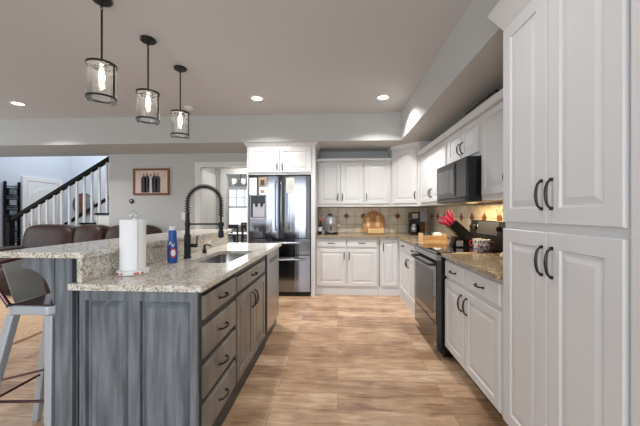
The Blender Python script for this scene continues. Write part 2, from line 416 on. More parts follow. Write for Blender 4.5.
# white arched panel door on the left wall beyond the stairs
d3 = bpy.data.objects.new('door_2', None); COL.objects.link(d3); d3.location = (-7.5, 7.2, 0); d3['kind'] = 'structure'
P = basis((-7.5, 6.82, .01), (0, 1, 0), (1, 0, 0))
mb = MB(); mb.rings(P, .8, 2.02, [(0, 0), (0, .03)])
for a in (.1, .43):
    Q = lambda x, y, z, a=a: P(a + x, y, .15 + z)
    mb.rings(Q, .27, .7, [(0, 0), (0, .034), (.02, .042), (.03, .03), (.06, .038)])
arch = [(.1, 1.0), (.7, 1.0), (.7, 1.72)] + [(.4 + .3 * math.cos(t), 1.72 + .16 * math.sin(t)) for t in [PI * k / 10 for k in range(1, 10)]] + [(.1, 1.72)]
for (e, b) in ((0, .036), (.03, .044)):
    pts = [(.4 + (a - .4) * (1 - e * 3), 1.4 + (c - 1.4) * (1 - e * 2)) for a, c in arch]
    mb.hexa([P(a, .0, c) for a, c in pts], [P(a, b, c) for a, c in pts])
mb.box(-7.47, 7.215, 1.02, -7.452, 7.225, 1.85)
mb.build('door_leaf', M['trim'], d3)
MB().box(-7.5, 6.7, 0, -7.465, 6.81, 2.14).box(-7.5, 7.63, 0, -7.465, 7.74, 2.14).box(-7.5, 6.81, 2.04, -7.465, 7.63, 2.14).build('door_casing', M['trim'], d3)
MB().cyl((-7.47, 6.88, .98), (-7.43, 6.88, .98), .012).puff((-7.41, 6.88, .98), (.025, .028, .028), 1.0, 8).build('door_knob', M['blk'], d3, smooth=True)
# living room and rear windows, unseen and added to let daylight in
def bigwin(i, x0, y0, x1, y1, z0, z1, ax):
    e = bpy.data.objects.new('window_%d' % i, None); COL.objects.link(e); e.location = ((x0 + x1) / 2, (y0 + y1) / 2, z0); e['kind'] = 'structure'
    w = MB(); n = 3
    for k in range(n + 1):
        if ax == 'x':
            x = x0 + (x1 - x0) * k / n; w.box(x - .04, y0, z0, x + .04, y1, z1)
        else:
            y = y0 + (y1 - y0) * k / n; w.box(x0, y - .04, z0, x1, y + .04, z1)
    w.box(x0, y0, z0, x1, y1, z0 + .06).box(x0, y0, z1 - .06, x1, y1, z1)
    w.build('window_frame', M['trim'], e)
bigwin(2, -4.2, -2.6, 1.0, -2.52, .5, 2.4, 'x')
bigwin(3, -7.6, .2, -7.52, 4.2, .55, 2.3, 'y')

# tiled backsplash
def tiles(name, P, u0, u1, c0, nz, ph, diamonds, extra=None):
    mb = MB(); T = .1467
    def bx(a0, a1, b0, b1, c0_, c1_, bev=0):
        mb.hexa([P(a0, b0, c0_), P(a1, b0, c0_), P(a1, b1, c0_), P(a0, b1, c0_)], [P(a0, b0, c1_), P(a1, b0, c1_), P(a1, b1, c1_), P(a0, b1, c1_)], bev, 1)
    mb.mi = 0; bx(u0, u1, 0, .007, c0, c0 + .448)
    k = math.floor((u0 - ph) / T)
    while ph + k * T < u1:
        a0, a1 = max(u0, ph + k * T) + .002, min(u1, ph + (k + 1) * T) - .002
        if a1 - a0 > .01:
            for j in range(nz):
                z0 = c0 + j * T + .002; z1 = min(c0 + (j + 1) * T - .002, c0 + .447)
                mb.mi = 1 + random.randrange(3); bx(a0, a1, .0, .011, z0, z1, .003)
        k += 1
    for a, mi in diamonds:
        mb.mi = mi; c = c0 + 2 * T; r = .056
        mb.hexa([P(a + x, .0, c + z) for x, z in ((-r, 0), (0, -r), (r, 0), (0, r))], [P(a + x, .013, c + z) for x, z in ((-r, 0), (0, -r), (r, 0), (0, r))])
    if extra is not None:
        mb.mi = 4; c = c0 + 2 * T
        bx(extra - .045, extra + .045, 0, .013, c - .06, c + .03)
        for sg in (-1, 1):
            mb.hexa([P(extra + sg * x, b, c + z) for x, z, b in ((0, .03, .005), (.06, .09, .005), (.07, .09, .005), (.01, .03, .005))], [P(extra + sg * x, .013, c + z) for x, z in ((0, .03), (.06, .09), (.07, .09), (.01, .03))])
    o = mb.build(name, [M['grout']] + M['tile'] + [M['rust'], M['slate']]); o['kind'] = 'structure'; return o
tiles('trim_5', basis((0, WY, 0), (1, 0, 0), (0, -1, 0)), -.33, 1.537, .9145, 4, .154, [(.154 + .2934 * k, 5 if k < 2 else 4) for k in range(-1, 5) if .154 + .2934 * k < 1.4])
tiles('trim_6', basis((WX, 0, 0), (0, 1, 0), (-1, 0, 0)), 1.742, 5.237, .9145, 4, 3.83, [(3.83 + .2934 * k, 4) for k in range(-2, 5)], 2.95)

# ------------------------------------------------------------------ refrigerator wall
Bb = basis((0, 4.52, 0), (1, 0, 0), (0, -1, 0))
fc = thing('refrigerator_cabinet', 'white cabinet surround with two short doors over the steel refrigerator', 'cabinet', (-.86, 4.52, 0))
MB().box(-1.365, 4.52, 1.845, -.40, 5.24, 2.27).build('carcass', M['cab'], fc)
MB().box(-1.385, 4.52, 0, -1.365, 5.24, 2.27).build('side_panel', M['cab'], fc)
MB().box(-.40, 4.52, 0, -.337, 5.24, 2.27).build('side_panel', M['cab'], fc)
MB().hexa([(-1.385, 4.52, 2.27), (-.337, 4.52, 2.27), (-.337, 5.2, 2.27), (-1.385, 5.2, 2.27)], [(-1.43, 4.475, 2.328), (-.29, 4.475, 2.328), (-.29, 5.2, 2.328), (-1.43, 5.2, 2.328)]).build('crown_moulding', M['cab'], fc)
door(fc, Bb, -1.355, 1.875, .475, .375, hnd=(.44, .09, True), hL=.1)
door(fc, Bb, -.870, 1.875, .475, .375, hnd=(.035, .09, True), hL=.1)

rf = thing('refrigerator', 'tall stainless french-door refrigerator with ice dispenser and two drawers', 'refrigerator', (-.88, 4.5, 0))
MB().box(-1.345, 4.57, .03, -.415, 5.22, 1.80, .004).build('body', M['bplast'], rf)
MB().box(-1.34, 4.53, 0, -.42, 4.57, .07).build('kick_plate', M['bplast'], rf)
def fdoor(name, x0, x1, z0, z1):
    n = 10; lo = []; xs = [x0 + (x1 - x0) * i / n for i in range(n + 1)]
    front = [(x, 4.492 - .016 * (1 - (2 * i / n - 1) ** 2) + (.008 if i in (0, n) else 0)) for i, x in enumerate(xs)]
    out = front + [(x1, 4.565), (x0, 4.565)]
    return MB().prism(out, 'z', z0, z1, .0).build(name, M['dsteel'], rf, smooth=True)
dl = fdoor('door', -1.345, -.885, .885, 1.815); dr = fdoor('door', -.875, -.415, .885, 1.815)
mdw = fdoor('drawer', -1.345, -.415, .635, .870); bdw = fdoor('drawer', -1.345, -.415, .075, .62)
def fhandle(p, x):
    pts = [(x, 4.482, 1.0), (x, 4.44, 1.03)] + [(x, 4.43 - .012 * math.sin(PI * k / 8), 1.06 + .62 * k / 8) for k in range(9)] + [(x, 4.44, 1.71), (x, 4.482, 1.74)]
    MB().tube(pts, .013, 10).build('handle', M['steel'], p, smooth=True)
fhandle(dl, -.925); fhandle(dr, -.835)
for p, z in ((mdw, .81), (bdw, .565)):
    pts = [(-1.27, 4.48, z), (-1.25, 4.44, z)] + [(-1.22 + .68 * k / 8, 4.43 - .014 * math.sin(PI * k / 8), z) for k in range(9)] + [(-.51, 4.44, z), (-.49, 4.48, z)]
    MB().tube(pts, .013, 10).build('handle', M['steel'], p, smooth=True)
dp = MB().box(-1.325, 4.47, .98, -1.07, 4.485, 1.53, .004).build('dispenser', M['dsteel'], dl)
MB().box(-1.31, 4.464, 1.19, -1.085, 4.472, 1.38, .002).box(-1.31, 4.462, 1.38, -1.085, 4.472, 1.52, .002).build('dispenser_niche', M['bglass'], dp)
MB().box(-1.275, 4.460, 1.2, -1.095, 4.466, 1.40, .002).box(-1.31, 4.45, 1.165, -1.085, 4.472, 1.19, .003).build('dispenser_back', M['lgrey'], dp)
for x in (-1.24, -1.16): MB().box(x, 4.45, 1.36, x + .04, 4.4595, 1.42, .002).build('dispenser_spout', M['bplast'], dp)
def magnet(name, lab, cat, x0, x1, z0, z1, y, mats, extra=None):
    mb = MB().box(x0, y - .002, z0, x1, y, z1)
    if extra:
        mb.mi = 1
        for b in extra: mb.box(b[0], y - .003, b[2], b[1], y - .002, b[3])
    tag(mb.build(name, mats, origin=((x0 + x1) / 2, y, z0)), lab, cat, 'papers on the refrigerator')
magnet('paper_sheet', 'white paper sheet stuck high on the left edge of the refrigerator', 'paper', -1.33, -1.22, 1.53, 1.79, 4.47, [M['paper']])
magnet('photo_print', 'colour photo print above the ice dispenser on the refrigerator door', 'photo', -1.19, -1.07, 1.66, 1.80, 4.47, [M['photoc'], M['suit']], [(-1.16, -1.10, 1.68, 1.76)])
magnet('photo_card', 'white card with orange picture below the photo on the refrigerator door', 'card', -1.18, -1.08, 1.535, 1.65, 4.47, [M['paper'], M['photoc']], [(-1.16, -1.10, 1.56, 1.61)])
magnet('note_sheet', 'pale note sheet hanging on the right refrigerator door', 'paper', -.77, -.645, 1.56, 1.79, 4.473, [M['note'], M['grey']], [(-.75, -.67, 1.62 + .03 * k, 1.625 + .03 * k) for k in range(4)])

# ------------------------------------------------------------------ back wall cabinets
Bu = basis((0, 4.94, 0), (1, 0, 0), (0, -1, 0))
def upper_back(lab, x0, x1, doors):
    t = thing('wall_cabinet', lab, 'cabinet', ((x0 + x1) / 2, 4.94, 1.365), 'white wall cabinets')
    MB().box(x0, 4.94, 1.365, x1, 5.24, 2.11).build('carcass', M['cab'], t)
    MB().prism([(4.94, 2.105), (4.91, 2.115), (4.905, 2.15), (5.2, 2.15), (5.2, 2.105)], 'x', x0, x1).build('crown_moulding', M['cab'], t)
    for a, w, hs in doors:
        door(t, Bu, a, 1.41, w, .675, hnd=((w - .03) if hs > 0 else .03, .11, True))
upper_back('white wall cabinet with two doors just right of the refrigerator', -.334, .422, [(-.308, .345, 1), (.052, .355, -1)])
upper_back('white single-door wall cabinet left of the tall corner cabinet', .425, .873, [(.44, .395, -1)])
cc = thing('corner_wall_cabinet', 'white taller corner wall cabinet set at an angle above the coffee maker', 'cabinet', (1.2, 4.9, 1.365), 'white wall cabinets')
cp = [(1.537, 5.235), (.876, 5.235), (.876, 4.92), (1.225, 4.575), (1.537, 4.575)]
MB().prism(cp, 'z', 1.365, 2.27).build('carcass', M['cab'], cc)
cq = [(1.537, 5.235), (.85, 5.235), (.85, 4.895), (1.205, 4.54), (1.537, 4.54)]
MB().hexa([(x, y, 2.27) for x, y in cp], [(x, y, 2.328) for x, y in cq]).build('crown_moulding', M['cab'], cc)
cu = Vector((1.225 - .876, 4.575 - 4.92, 0)); cl = cu.length; cu.normalize()
door(cc, basis((.876, 4.92, 0), cu, (-cu.y * -1 if False else cu.y, -cu.x, 0)), .03, 1.41, cl - .06, .84, hnd=(cl - .09, .12, True))

# right-hand wall cabinets (front plane x = 1.24)
Ru = basis((1.24, 0, 0), (0, 1, 0), (-1, 0, 0))
def upper_right(lab, y0, y1, z0, doors, hc):
    t = thing('wall_cabinet', lab, 'cabinet', (1.24, (y0 + y1) / 2, z0), 'white wall cabinets')
    MB().box(1.24, y0, z0, 1.537, y1, 2.11).build('carcass', M['cab'], t)
    MB().prism([(1.24, 2.10), (1.21, 2.11), (1.19, 2.16), (1.5, 2.16), (1.5, 2.10)], 'y', y0, y1).build('crown_moulding', M['cab'], t)
    for a, w, hs in doors:
        door(t, Ru, a, z0 + (.045 if z0 < 1.5 else .03), w, 2.09 - z0 - (.045 if z0 < 1.5 else .03), hnd=((w - .03) if hs > 0 else .03, hc, True))
    return t
upper_right('white two-door wall cabinet between the corner and the microwave', 3.425, 4.572, 1.365, [(3.48, .52, 1), (4.005, .52, -1)], .11)
upper_right('short white two-door cabinet directly above the microwave', 2.662, 3.422, 1.765, [(2.69, .345, 1), (3.05, .345, -1)], .1)
upper_right('white wall cabinet between the microwave and the tall pantry', 1.742, 2.659, 1.365, [(1.77, .42, 1), (2.205, .42, -1)], .11)

# microwave
mw = thing('microwave', 'black and steel over-the-range microwave under the short cabinet', 'microwave', (1.3, 2.97, 1.36))
MB().box(1.125, 2.60, 1.362, 1.53, 3.347, 1.755, .004).build('body', M['bplast'], mw)
mdoor = MB().box(1.105, 2.80, 1.40, 1.124, 3.345, 1.75, .004).build('door', M['mwsteel'], mw)
MB().box(1.102, 2.86, 1.45, 1.106, 3.30, 1.69, .002).build('door_window', M['bglass'], mdoor)
MB().box(1.097, 2.815, 1.42, 1.105, 2.835, 1.73, .003).build('handle', M['bplast'], mdoor)
MB().box(1.105, 2.602, 1.40, 1.124, 2.797, 1.75, .004).build('control_panel', M['mwsteel'], mw)
MB().box(1.107, 2.602, 1.365, 1.124, 3.345, 1.397, .003).build('vent_grille', M['bplast'], mw)
MB().box(1.30, 2.92, 1.358, 1.36, 3.04, 1.3615).build('hood_lamp', M['lglow'], mw)
mw.location.y += .07
hl = area('hood_lamp_light', (1.33, 3.05, 1.35), (0, 0, 0), .2, .5, 5, (1.0, .70, .34))

# ------------------------------------------------------------------ base cabinets
Bd = basis((0, FY, 0), (1, 0, 0), (0, -1, 0)); Rd = basis((FX, 0, 0), (0, 1, 0), (-1, 0, 0))
bc = thing('base_cabinet', 'white base cabinet with two drawers and two doors below the cutting boards', 'cabinet', (.14, FY, 0), 'white base cabinets')
MB().box(-.334, FY, .1, .618, 5.24, .883).build('carcass', M['cab'], bc)
MB().box(-.334, FY - .006, 0, .618, FY + .035, .1).build('toe_board', M['cab'], bc)
for a, s in ((-.322, 1), (.148, -1)):
    drawer(bc, Bd, a, .735, .455, .125)
    door(bc, Bd, a, .14, .455, .57, hnd=(.425 if s > 0 else .03, .46, True))
kc = thing('base_cabinet', 'white corner base cabinet with one tall door and no drawer', 'cabinet', (.78, FY, 0), 'white base cabinets')
MB().box(.622, FY, .1, 1.537, 5.24, .883).build('carcass', M['cab'], kc)
MB().box(.622, FY - .006, 0, FX - .005, FY + .035, .1).build('toe_board', M['cab'], kc)
door(kc, Bd, .665, .14, .25, .715, hnd=(.03, .6, True), fr=.05)
MB().box(.638, FY - .004, .14, .645, FY, .86).build('gap_shade_strip', M['bplast'], kc)  # black strip painting in the shade at the door joint
rc = thing('base_cabinet', 'white base cabinet between the corner and the far side of the range', 'cabinet', (FX, 4.0, 0), 'white base cabinets')
MB().box(FX, 3.43, .1, 1.537, FY - .003, .883).build('carcass', M['cab'], rc)
MB().box(FX - .004, 3.43, 0, FX + .02, FY - .007, .1).build('toe_board', M['cab'], rc)
for a, s in ((3.45, 1), (3.99, -1)):
    drawer(rc, Rd, a, .735, .53, .125)
    door(rc, Rd, a, .14, .53, .57, hnd=(.50 if s > 0 else .03, .46, True))
nc = thing('base_cabinet', 'white base cabinet with two drawers between the range and the tall pantry', 'cabinet', (FX, 2.13, 0), 'white base cabinets')
MB().box(FX, 1.742, .1, 1.537, 2.655, .883).build('carcass', M['cab'], nc)
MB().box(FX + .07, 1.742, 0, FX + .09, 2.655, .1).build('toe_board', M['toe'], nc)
for a, w, s in ((1.765, .465, 1), (2.25, .385, -1)):
    drawer(nc, Rd, a, .72, w, .135)
    door(nc, Rd, a, .12, w, .575, hnd=(w - .035 if s > 0 else .035, .47, True), hL=.115)

# tall pantry
tc = thing('pantry_cabinet', 'tall white pantry cabinet with four doors at the right edge', 'cabinet', (FX, 1.3, 0))
MB().box(FX, .62, .1, 1.537, 1.738, 2.325).build('carcass', M['cab'], tc)
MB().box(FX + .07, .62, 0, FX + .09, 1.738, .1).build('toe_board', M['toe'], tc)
MB().hexa([(FX - .005, .62, 2.275), (1.2, .62, 2.275), (1.2, 1.739, 2.275), (FX - .005, 1.739, 2.275)], [(.87, .62, 2.40), (.934, .62, 2.40), (.934, 1.81, 2.40), (.87, 1.80, 2.40)]).build('crown_moulding', M['cab'], tc)
MB().box(FX - .012, .62, .1, FX, 1.005, 2.27).build('filler_panel', M['cab'], tc)
for c, h, hz in ((.11, 1.065, .935), (1.212, 1.06, .13)):
    door(tc, Rd, 1.022, c, .352, h, fr=.07, hnd=(.352 - .03, hz, True), hL=.125)
    door(tc, Rd, 1.378, c, .352, h, fr=.07, hnd=(.03, hz, True), hL=.125)

# countertops
ct = MB().prism([(-.333, 4.592), (.892, 4.592), (.892, 3.432), (1.5365, 3.432), (1.5365, 5.236), (-.333, 5.236)], 'z', .884, .914, .004)
tag(ct.build('countertop', M['granb'], origin=(1.2, 4.9, .884)), 'L-shaped speckled granite worktop, painted browner for its light, along the back wall and corner', 'countertop', 'granite worktops painted browner')
ct = MB().box(.892, 1.742, .884, 1.5365, 2.655, .914, .004)
tag(ct.build('countertop', M['granb'], origin=(1.2, 2.1, .884)), 'short speckled granite worktop, painted browner for its light, between the range and the pantry', 'countertop', 'granite worktops painted browner')

# range
rg = thing('range', 'black and steel electric range with glossy cooktop and oven door', 'stove', (1.2, 2.97, 0))
MB().box(.90, 2.592, .06, 1.53, 3.352, .898).build('body', M['bplast'], rg)
MB().box(.93, 2.61, 0, 1.0, 3.34, .06).build('kick', M['bplast'], rg)
MB().box(.862, 2.59, .899, 1.47, 3.354, .918, .004).build('cooktop', M['bglass'], rg)
MB().box(.858, 2.592, .845, .90, 3.352, .897, .004).build('front_trim', M['steel'], rg)
od = MB().box(.872, 2.60, .295, .90, 3.344, .838, .004).build('oven_door', M['bplast'], rg)
MB().box(.858, 2.602, .297, .872, 3.342, .836, .003).build('door_glass', M['bglass'], od)
MB().box(.8565, 2.68, .36, .858, 3.27, .74).build('door_window', M['mwsteel'], od)
MB().tube([(.858, 2.66, .80), (.815, 2.66, .80), (.81, 2.7, .80), (.805, 2.97, .80), (.81, 3.24, .80), (.815, 3.28, .80), (.858, 3.28, .80)], .012, 10).build('handle', M['blk'], od, smooth=True)
MB().box(.862, 2.60, .075, .90, 3.344, .285, .004).build('drawer', M['bglass'], rg)
MB().box(.863, 2.592, .06, .90, 2.599, .845).build('edge_trim', M['mwsteel'], rg)
bgd = MB().hexa([(1.44, 2.592, .919), (1.535, 2.592, .919), (1.535, 3.352, .919), (1.44, 3.352, .919)], [(1.485, 2.592, 1.185), (1.535, 2.592, 1.185), (1.535, 3.352, 1.185), (1.485, 3.352, 1.185)], .004).build('backguard', M['bplast'], rg)
def onbg(y, z, dx=0.0): return Vector((1.44 + (z - .919) / .266 * .045 - dx, y, z))
MB().hexa([onbg(2.77, 1.05, .001), onbg(3.17, 1.05, .001), onbg(3.17, 1.175, .001), onbg(2.77, 1.175, .001)], [onbg(2.77, 1.05, .005), onbg(3.17, 1.05, .005), onbg(3.17, 1.175, .005), onbg(2.77, 1.175, .005)]).build('control_display', M['galv2'], bgd)
for y in (2.655, 2.735, 3.21, 3.29):
    MB().cyl(onbg(y, 1.115, 0.0), onbg(y, 1.11, .028), .026, .022).build('knob', M['bplast'], bgd, smooth=True)
    MB().tube([onbg(y + .031 * math.cos(q), 1.115 + .031 * math.sin(q), .003) for q in [2 * PI * k / 20 for k in range(20)]], .0025, 6, True).build('knob_ring', M['steel'], bgd, smooth=True)
rg.location.y += .07

# ------------------------------------------------------------------ island
IX = -.685          # frame front on the aisle side
Ir = basis((IX, 0, 0), (0, 1, 0), (1, 0, 0))
dc = thing('drawer_cabinet', 'grey distressed island cabinet with four drawers and a panelled end', 'cabinet', (-.97, 1.7, 0), 'grey island cabinets')
MB().box(-1.285, 1.447, .0, IX - .02, 1.95, .883).build('carcass', M['isl'], dc)
ff = MB().box(IX - .02, 1.447, .0, IX, 1.475, .883).box(IX - .02, 1.475, .848, IX, 1.95, .883).box(IX - .02, 1.475, 0, IX, 1.95, .118).box(IX - .02, 1.475, .118, IX - .012, 1.95, .848)
for z in (.703, .507, .306): ff.box(IX - .02, 1.475, z - .017, IX, 1.95, z + .017)
ff.build('face_frame', M['isld'], dc)
for z0, z1 in ((.722, .842), (.524, .685), (.323, .490), (.122, .289)):
    drawer(dc, Ir, 1.474, z0, .47, z1 - z0, 'islr', t=.018)
ep = MB(); y0, y1 = 1.424, 1.446
ep.box(-1.285, y0, 0, -1.255, y1, .883).box(-1.031, y0, 0, -.973, y1, .883).box(-.719, y0, 0, IX, y1, .883)
for a, b in ((-1.255, -1.031), (-.973, -.719)):
    ep.box(a, y0, .827, b, y1, .883).box(a, y0, 0, b, y1, .12)
    ep.rings(basis((a, y0, .12), (1, 0, 0), (0, -1, 0)), b - a, .707, [(0, -.0215), (.002, -.019), (.010, -.019), (.036, .001), (.039, .0015)])
ep.build('end_panel', M['isl'], dc)
sc_ = thing('sink_cabinet', 'grey distressed island cabinet with two doors below the sink', 'cabinet', (-.97, 2.35, 0), 'grey island cabinets')
MB().box(-1.285, 1.954, 0, -1.25, 2.815, .883).box(-1.25, 1.954, .0, IX - .02, 2.815, .6).box(IX - .04, 1.954, .6, IX - .02, 2.815, .883).build('carcass', M['isl'], sc_)
MB().box(IX - .02, 1.954, 0, IX, 1.966, .883).box(IX - .02, 2.745, 0, IX, 2.815, .883).box(IX - .02, 1.966, .83, IX, 2.745, .883).box(IX - .02, 1.966, .695, IX, 2.745, .72).box(IX - .02, 1.966, 0, IX, 2.745, .118).box(IX - .02, 1.966, .118, IX - .012, 2.745, .83).build('face_frame', M['isld'], sc_)
drawer(sc_, Ir, 1.968, .722, .775, .105, 'islr', t=.018)
door(sc_, Ir, 1.968, .122, .383, .57, 'islr', hnd=(.35, .46, True), t=.018, hL=.115)
door(sc_, Ir, 2.358, .122, .385, .57, 'islr', hnd=(.033, .46, True), t=.018, hL=.115)
dwm = thing('dishwasher', 'light steel dishwasher at the far end of the island', 'dishwasher', (-.97, 3.1, 0))
MB().box(-1.25, 2.822, .0, IX - .01, 3.385, .88).build('body', M['bplast'], dwm)
dd = MB().box(IX - .01, 2.826, .11, IX + .018, 3.383, .878, .004).build('door', M['steel'], dwm)
MB().box(IX + .016, 2.93, .765, IX + .021, 3.28, .80, .001).build('pocket_handle', M['bplast'], dd)

# sink worktop with a rounded cut-out
def slab_hole(x0, y0, x1, y1, hx0, hy0, hx1, hy1, r, z0, z1):
    bm = bmesh.new()
    def loop(pts):
        vs = [bm.verts.new((x, y, z1)) for x, y in pts]
        return [bm.edges.new((vs[i], vs[(i + 1) % len(vs)])) for i in range(len(vs))]
    o = loop([(x0, y0), (x1, y0), (x1, y1), (x0, y1)])
    hp = []
    for cx, cy, a0 in ((hx1 - r, hy0 + r, -PI / 2), (hx1 - r, hy1 - r, 0), (hx0 + r, hy1 - r, PI / 2), (hx0 + r, hy0 + r, PI)):
        hp += [(cx + r * math.cos(a0 + PI / 2 * k / 6), cy + r * math.sin(a0 + PI / 2 * k / 6)) for k in range(7)]
    i = loop(hp)
    bmesh.ops.triangle_fill(bm, edges=o + i, use_beauty=True)
    fs = list(bm.faces)
    ex = bmesh.ops.extrude_face_region(bm, geom=fs)
    bmesh.ops.translate(bm, verts=[v for v in ex['geom'] if isinstance(v, bmesh.types.BMVert)], vec=(0, 0, z0 - z1))
    return bm, hp
mb = MB(); mb.bm.free(); mb.bm, hp = slab_hole(-1.31, 1.385, -.642, 3.40, -1.06, 2.03, -.755, 2.70, .07, .884, .914)
tag(mb.build('island_worktop', M['gran'], origin=(-.97, 2.4, .884)), 'pale speckled granite worktop on the island with the sink cut-out', 'countertop')
sk = thing('sink', 'stainless undermount sink sunk in the island worktop', 'sink', (-.907, 2.365, .70))
mb = MB()
def lp(s, z): return [mb.bm.verts.new((-.9075 + (x + .9075) * s, 2.365 + (y - 2.365) * s, z)) for x, y in hp]
L0 = [lp(1.05, .883), lp(1.0, .883), lp(.99, .72), lp(.94, .70)]
for A, B in zip(L0, L0[1:]):
    for k in range(len(A)): mb._f([A[k], A[(k + 1) % len(A)], B[(k + 1) % len(A)], B[k]])
mb._f(L0[-1]); bas = mb.build('basin', M['sink'], sk, smooth=True)
MB().lathe([(.045, 0), (.045, .004), (.03, .005), (.028, .002)], (-.9, 2.4, .701)).build('drain', M['dsteel'], sk, smooth=True)
# granite strip up to the bar
tag(MB().box(-1.288, 1.412, .9145, -1.264, 3.40, 1.037, .002).build('granite_backsplash', M['gran'], origin=(-1.276, 2.4, .9145)), 'upright granite strip between the sink worktop and the raised bar', 'backsplash')
tag(MB().box(-1.69, 1.385, 1.038, -1.236, 3.47, 1.068, .005).build('bar_counter', M['gran'], origin=(-1.43, 2.4, 1.038)), 'raised pale granite bar top along the back of the island', 'countertop')
bw = thing('bar_wall', 'grey painted knee wall carrying the raised bar', 'knee wall', (-1.37, 2.4, 0))
MB().box(-1.42, 1.442, 0, -1.312, 3.40, 1.037).build('panel', M['isl'], bw)
MB().box(-1.415, 1.425, 0, -1.318, 1.441, 1.037, .003).build('end_board', M['isl'], bw)
MB().box(-1.335, 1.418, 0, -1.318, 1.4245, 1.037).build('trim_strip', M['isl'], bw)
MB().box(-1.311, 1.46, 0, -1.29, 3.40, 1.037).build('recess_shade_strip', M['bplast'], bw)  # black strip standing in for the shade in the gap beside the cabinets
arc = [(-1.421, 1.037), (-1.595, 1.037), (-1.595, .985)] + [(-1.595 + .155 * math.sin(t), .835 + .15 * math.cos(t)) for t in [PI / 2 * k / 10 for k in range(1, 11)]] + [(-1.421, .80)]
for y in (1.428, 2.38, 3.35): MB().prism(arc, 'y', y, y + .035).build('corbel', M['isl'], bw)
# outlet on the granite strip
ou = thing('power_outlet', 'beige power outlet plate on the granite strip behind the sink', 'outlet', (-1.263, 2.88, .975))
MB().box(-1.264, 2.82, .94, -1.258, 2.935, 1.015, .001).build('plate', M['matb'], ou)
MB().box(-1.258, 2.84, .96, -1.256, 2.87, .99).box(-1.258, 2.885, .96, -1.256, 2.915, .99).build('sockets', M['white'], ou)

# faucet
fa = thing('kitchen_faucet', 'tall matte black spring faucet standing behind the sink', 'faucet', (-1.15, 2.24, .914))
fb = Vector((-1.15, 2.24, 0))
MB().lathe([(.028, .9145), (.028, .925), (.024, .93), (.024, 1.09), (.018, 1.10), (.015, 1.26)], fb, 20).build('body', M['mblk'], fa, smooth=True)
fd = Vector((.995, .1, 0)).normalized(); R = .127
path = [fb + Vector((0, 0, 1.26 + .075 * k / 4)) for k in range(4)]
for k in range(25):
    t = PI * k / 24
    path.append(fb + fd * (R - R * math.cos(t)) + Vector((0, 0, 1.335 + R * math.sin(t))))
end = path[-1]
for k in range(1, 6): path.append(end - Vector((0, 0, .145 * k / 5)))
MB().tube(path, .0085, 8).build('hose', M['mblk'], fa, smooth=True)
# helical spring around the hose
sp = []; cum = [0]
for a, b in zip(path, path[1:]): cum.append(cum[-1] + (b - a).length)
side = Vector((0, 0, 1)).cross(fd).normalized(); turns = 30; n = turns * 10
for i in range(n + 1):
    s_ = cum[-1] * .93 * i / n; j = max(0, min(len(path) - 2, next((q for q in range(len(cum)) if cum[q] > s_), len(cum) - 1) - 1))
    f = (s_ - cum[j]) / max(1e-6, cum[j + 1] - cum[j]); p = path[j].lerp(path[j + 1], f); t = (path[j + 1] - path[j]).normalized()
    nn = side.cross(t).normalized(); a = 2 * PI * turns * i / n
    sp.append(p + (side * math.cos(a) + nn * math.sin(a)) * .0185)
MB().tube(sp, .0034, 5).build('spring', M['mblk'], fa, smooth=True)
e2 = end - Vector((0, 0, .145))
MB().lathe([(.012, 0), (.016, -.01), (.016, -.06), (.021, -.07), (.021, -.115), (.017, -.12)], e2, 18).build('spray_head', M['mblk'], fa, smooth=True)
MB().tube([fb + Vector((0, 0, 1.175)), e2 + Vector((0, 0, 1.175 - e2.z))], .0065, 8).lathe([(.02, 1.16), (.02, 1.19)], fb, 16).lathe([(.023, -.03), (.023, -.005)], e2, 16).build('holder_arm', M['mblk'], fa, smooth=True)
MB().tube([fb + fd * .02 + Vector((0, 0, 1.01)), fb + fd * .075 + Vector((0, 0, 1.01))], .015, 12).tube([fb + fd * .068 + Vector((0, 0, 1.01)), fb + fd * .075 + Vector((0, 0, 1.085))], .006, 8).build('lever', M['mblk'], fa, smooth=True)
sd = thing('soap_dispenser', 'small black soap pump beside the faucet', 'soap dispenser', (-1.147, 2.53, .914))
MB().lathe([(.017, .9145), (.017, .945), (.01, .95), (.01, .985)], (-1.147, 2.53, 0), 16).build('base', M['mblk'], sd, smooth=True)
MB().tube([(-1.147, 2.53, .98), (-1.12, 2.53, .987), (-1.085, 2.53, .975)], .006, 8).build('spout', M['mblk'], sd, smooth=True)

# paper towel and bottle on the island
pt = thing('paper_towel_holder', 'white paper towel roll upright on a red-printed ceramic base', 'paper towels', (-1.165, 1.65, .914))
PC = (-1.165, 1.65, 0)
mb = MB().lathe([(.075, .9145), (.083, .918), (.084, .935), (.078, .94), (.01, .941)], PC, 40)
mb.mi = 1
for k in range(40):
    if k % 8 in (2, 3, 5):
        a0 = 2 * PI * k / 40; a1 = a0 + .12
        def q(a, r, z): return (PC[0] + r * math.cos(a), PC[1] + r * math.sin(a), z)
        mb.hexa([q(a0, .082, .921), q(a1, .082, .921), q(a1, .082, .932), q(a0, .082, .932)], [q(a0, .0849, .921), q(a1, .0849, .921), q(a1, .0849, .932), q(a0, .0849, .932)])
mb.build('base', [M['white'], M['red']], pt, smooth=True)
def rollprof():
    pts = []
    for k in range(48):
        a = 2 * PI * k / 48; pts.append((PC[0] + .063 * math.cos(a), PC[1] + .063 * math.sin(a)))
    return pts
MB().prism(rollprof(), 'z', .942, 1.222).build('paper_roll', M['paper'], pt, smooth=True)
shp = []
for k in range(14):
    a = math.radians(-170 + k * 10); shp.append((PC[0] + (.0635 + .0006 * k) * math.cos(a), PC[1] + (.0635 + .0006 * k) * math.sin(a)))
shp2 = [(PC[0] + (x - PC[0]) * 1.02, PC[1] + (y - PC[1]) * 1.02) for x, y in shp][::-1]
MB().prism(shp + shp2, 'z', .9425, 1.2215).build('loose_sheet', M['paper'], pt)
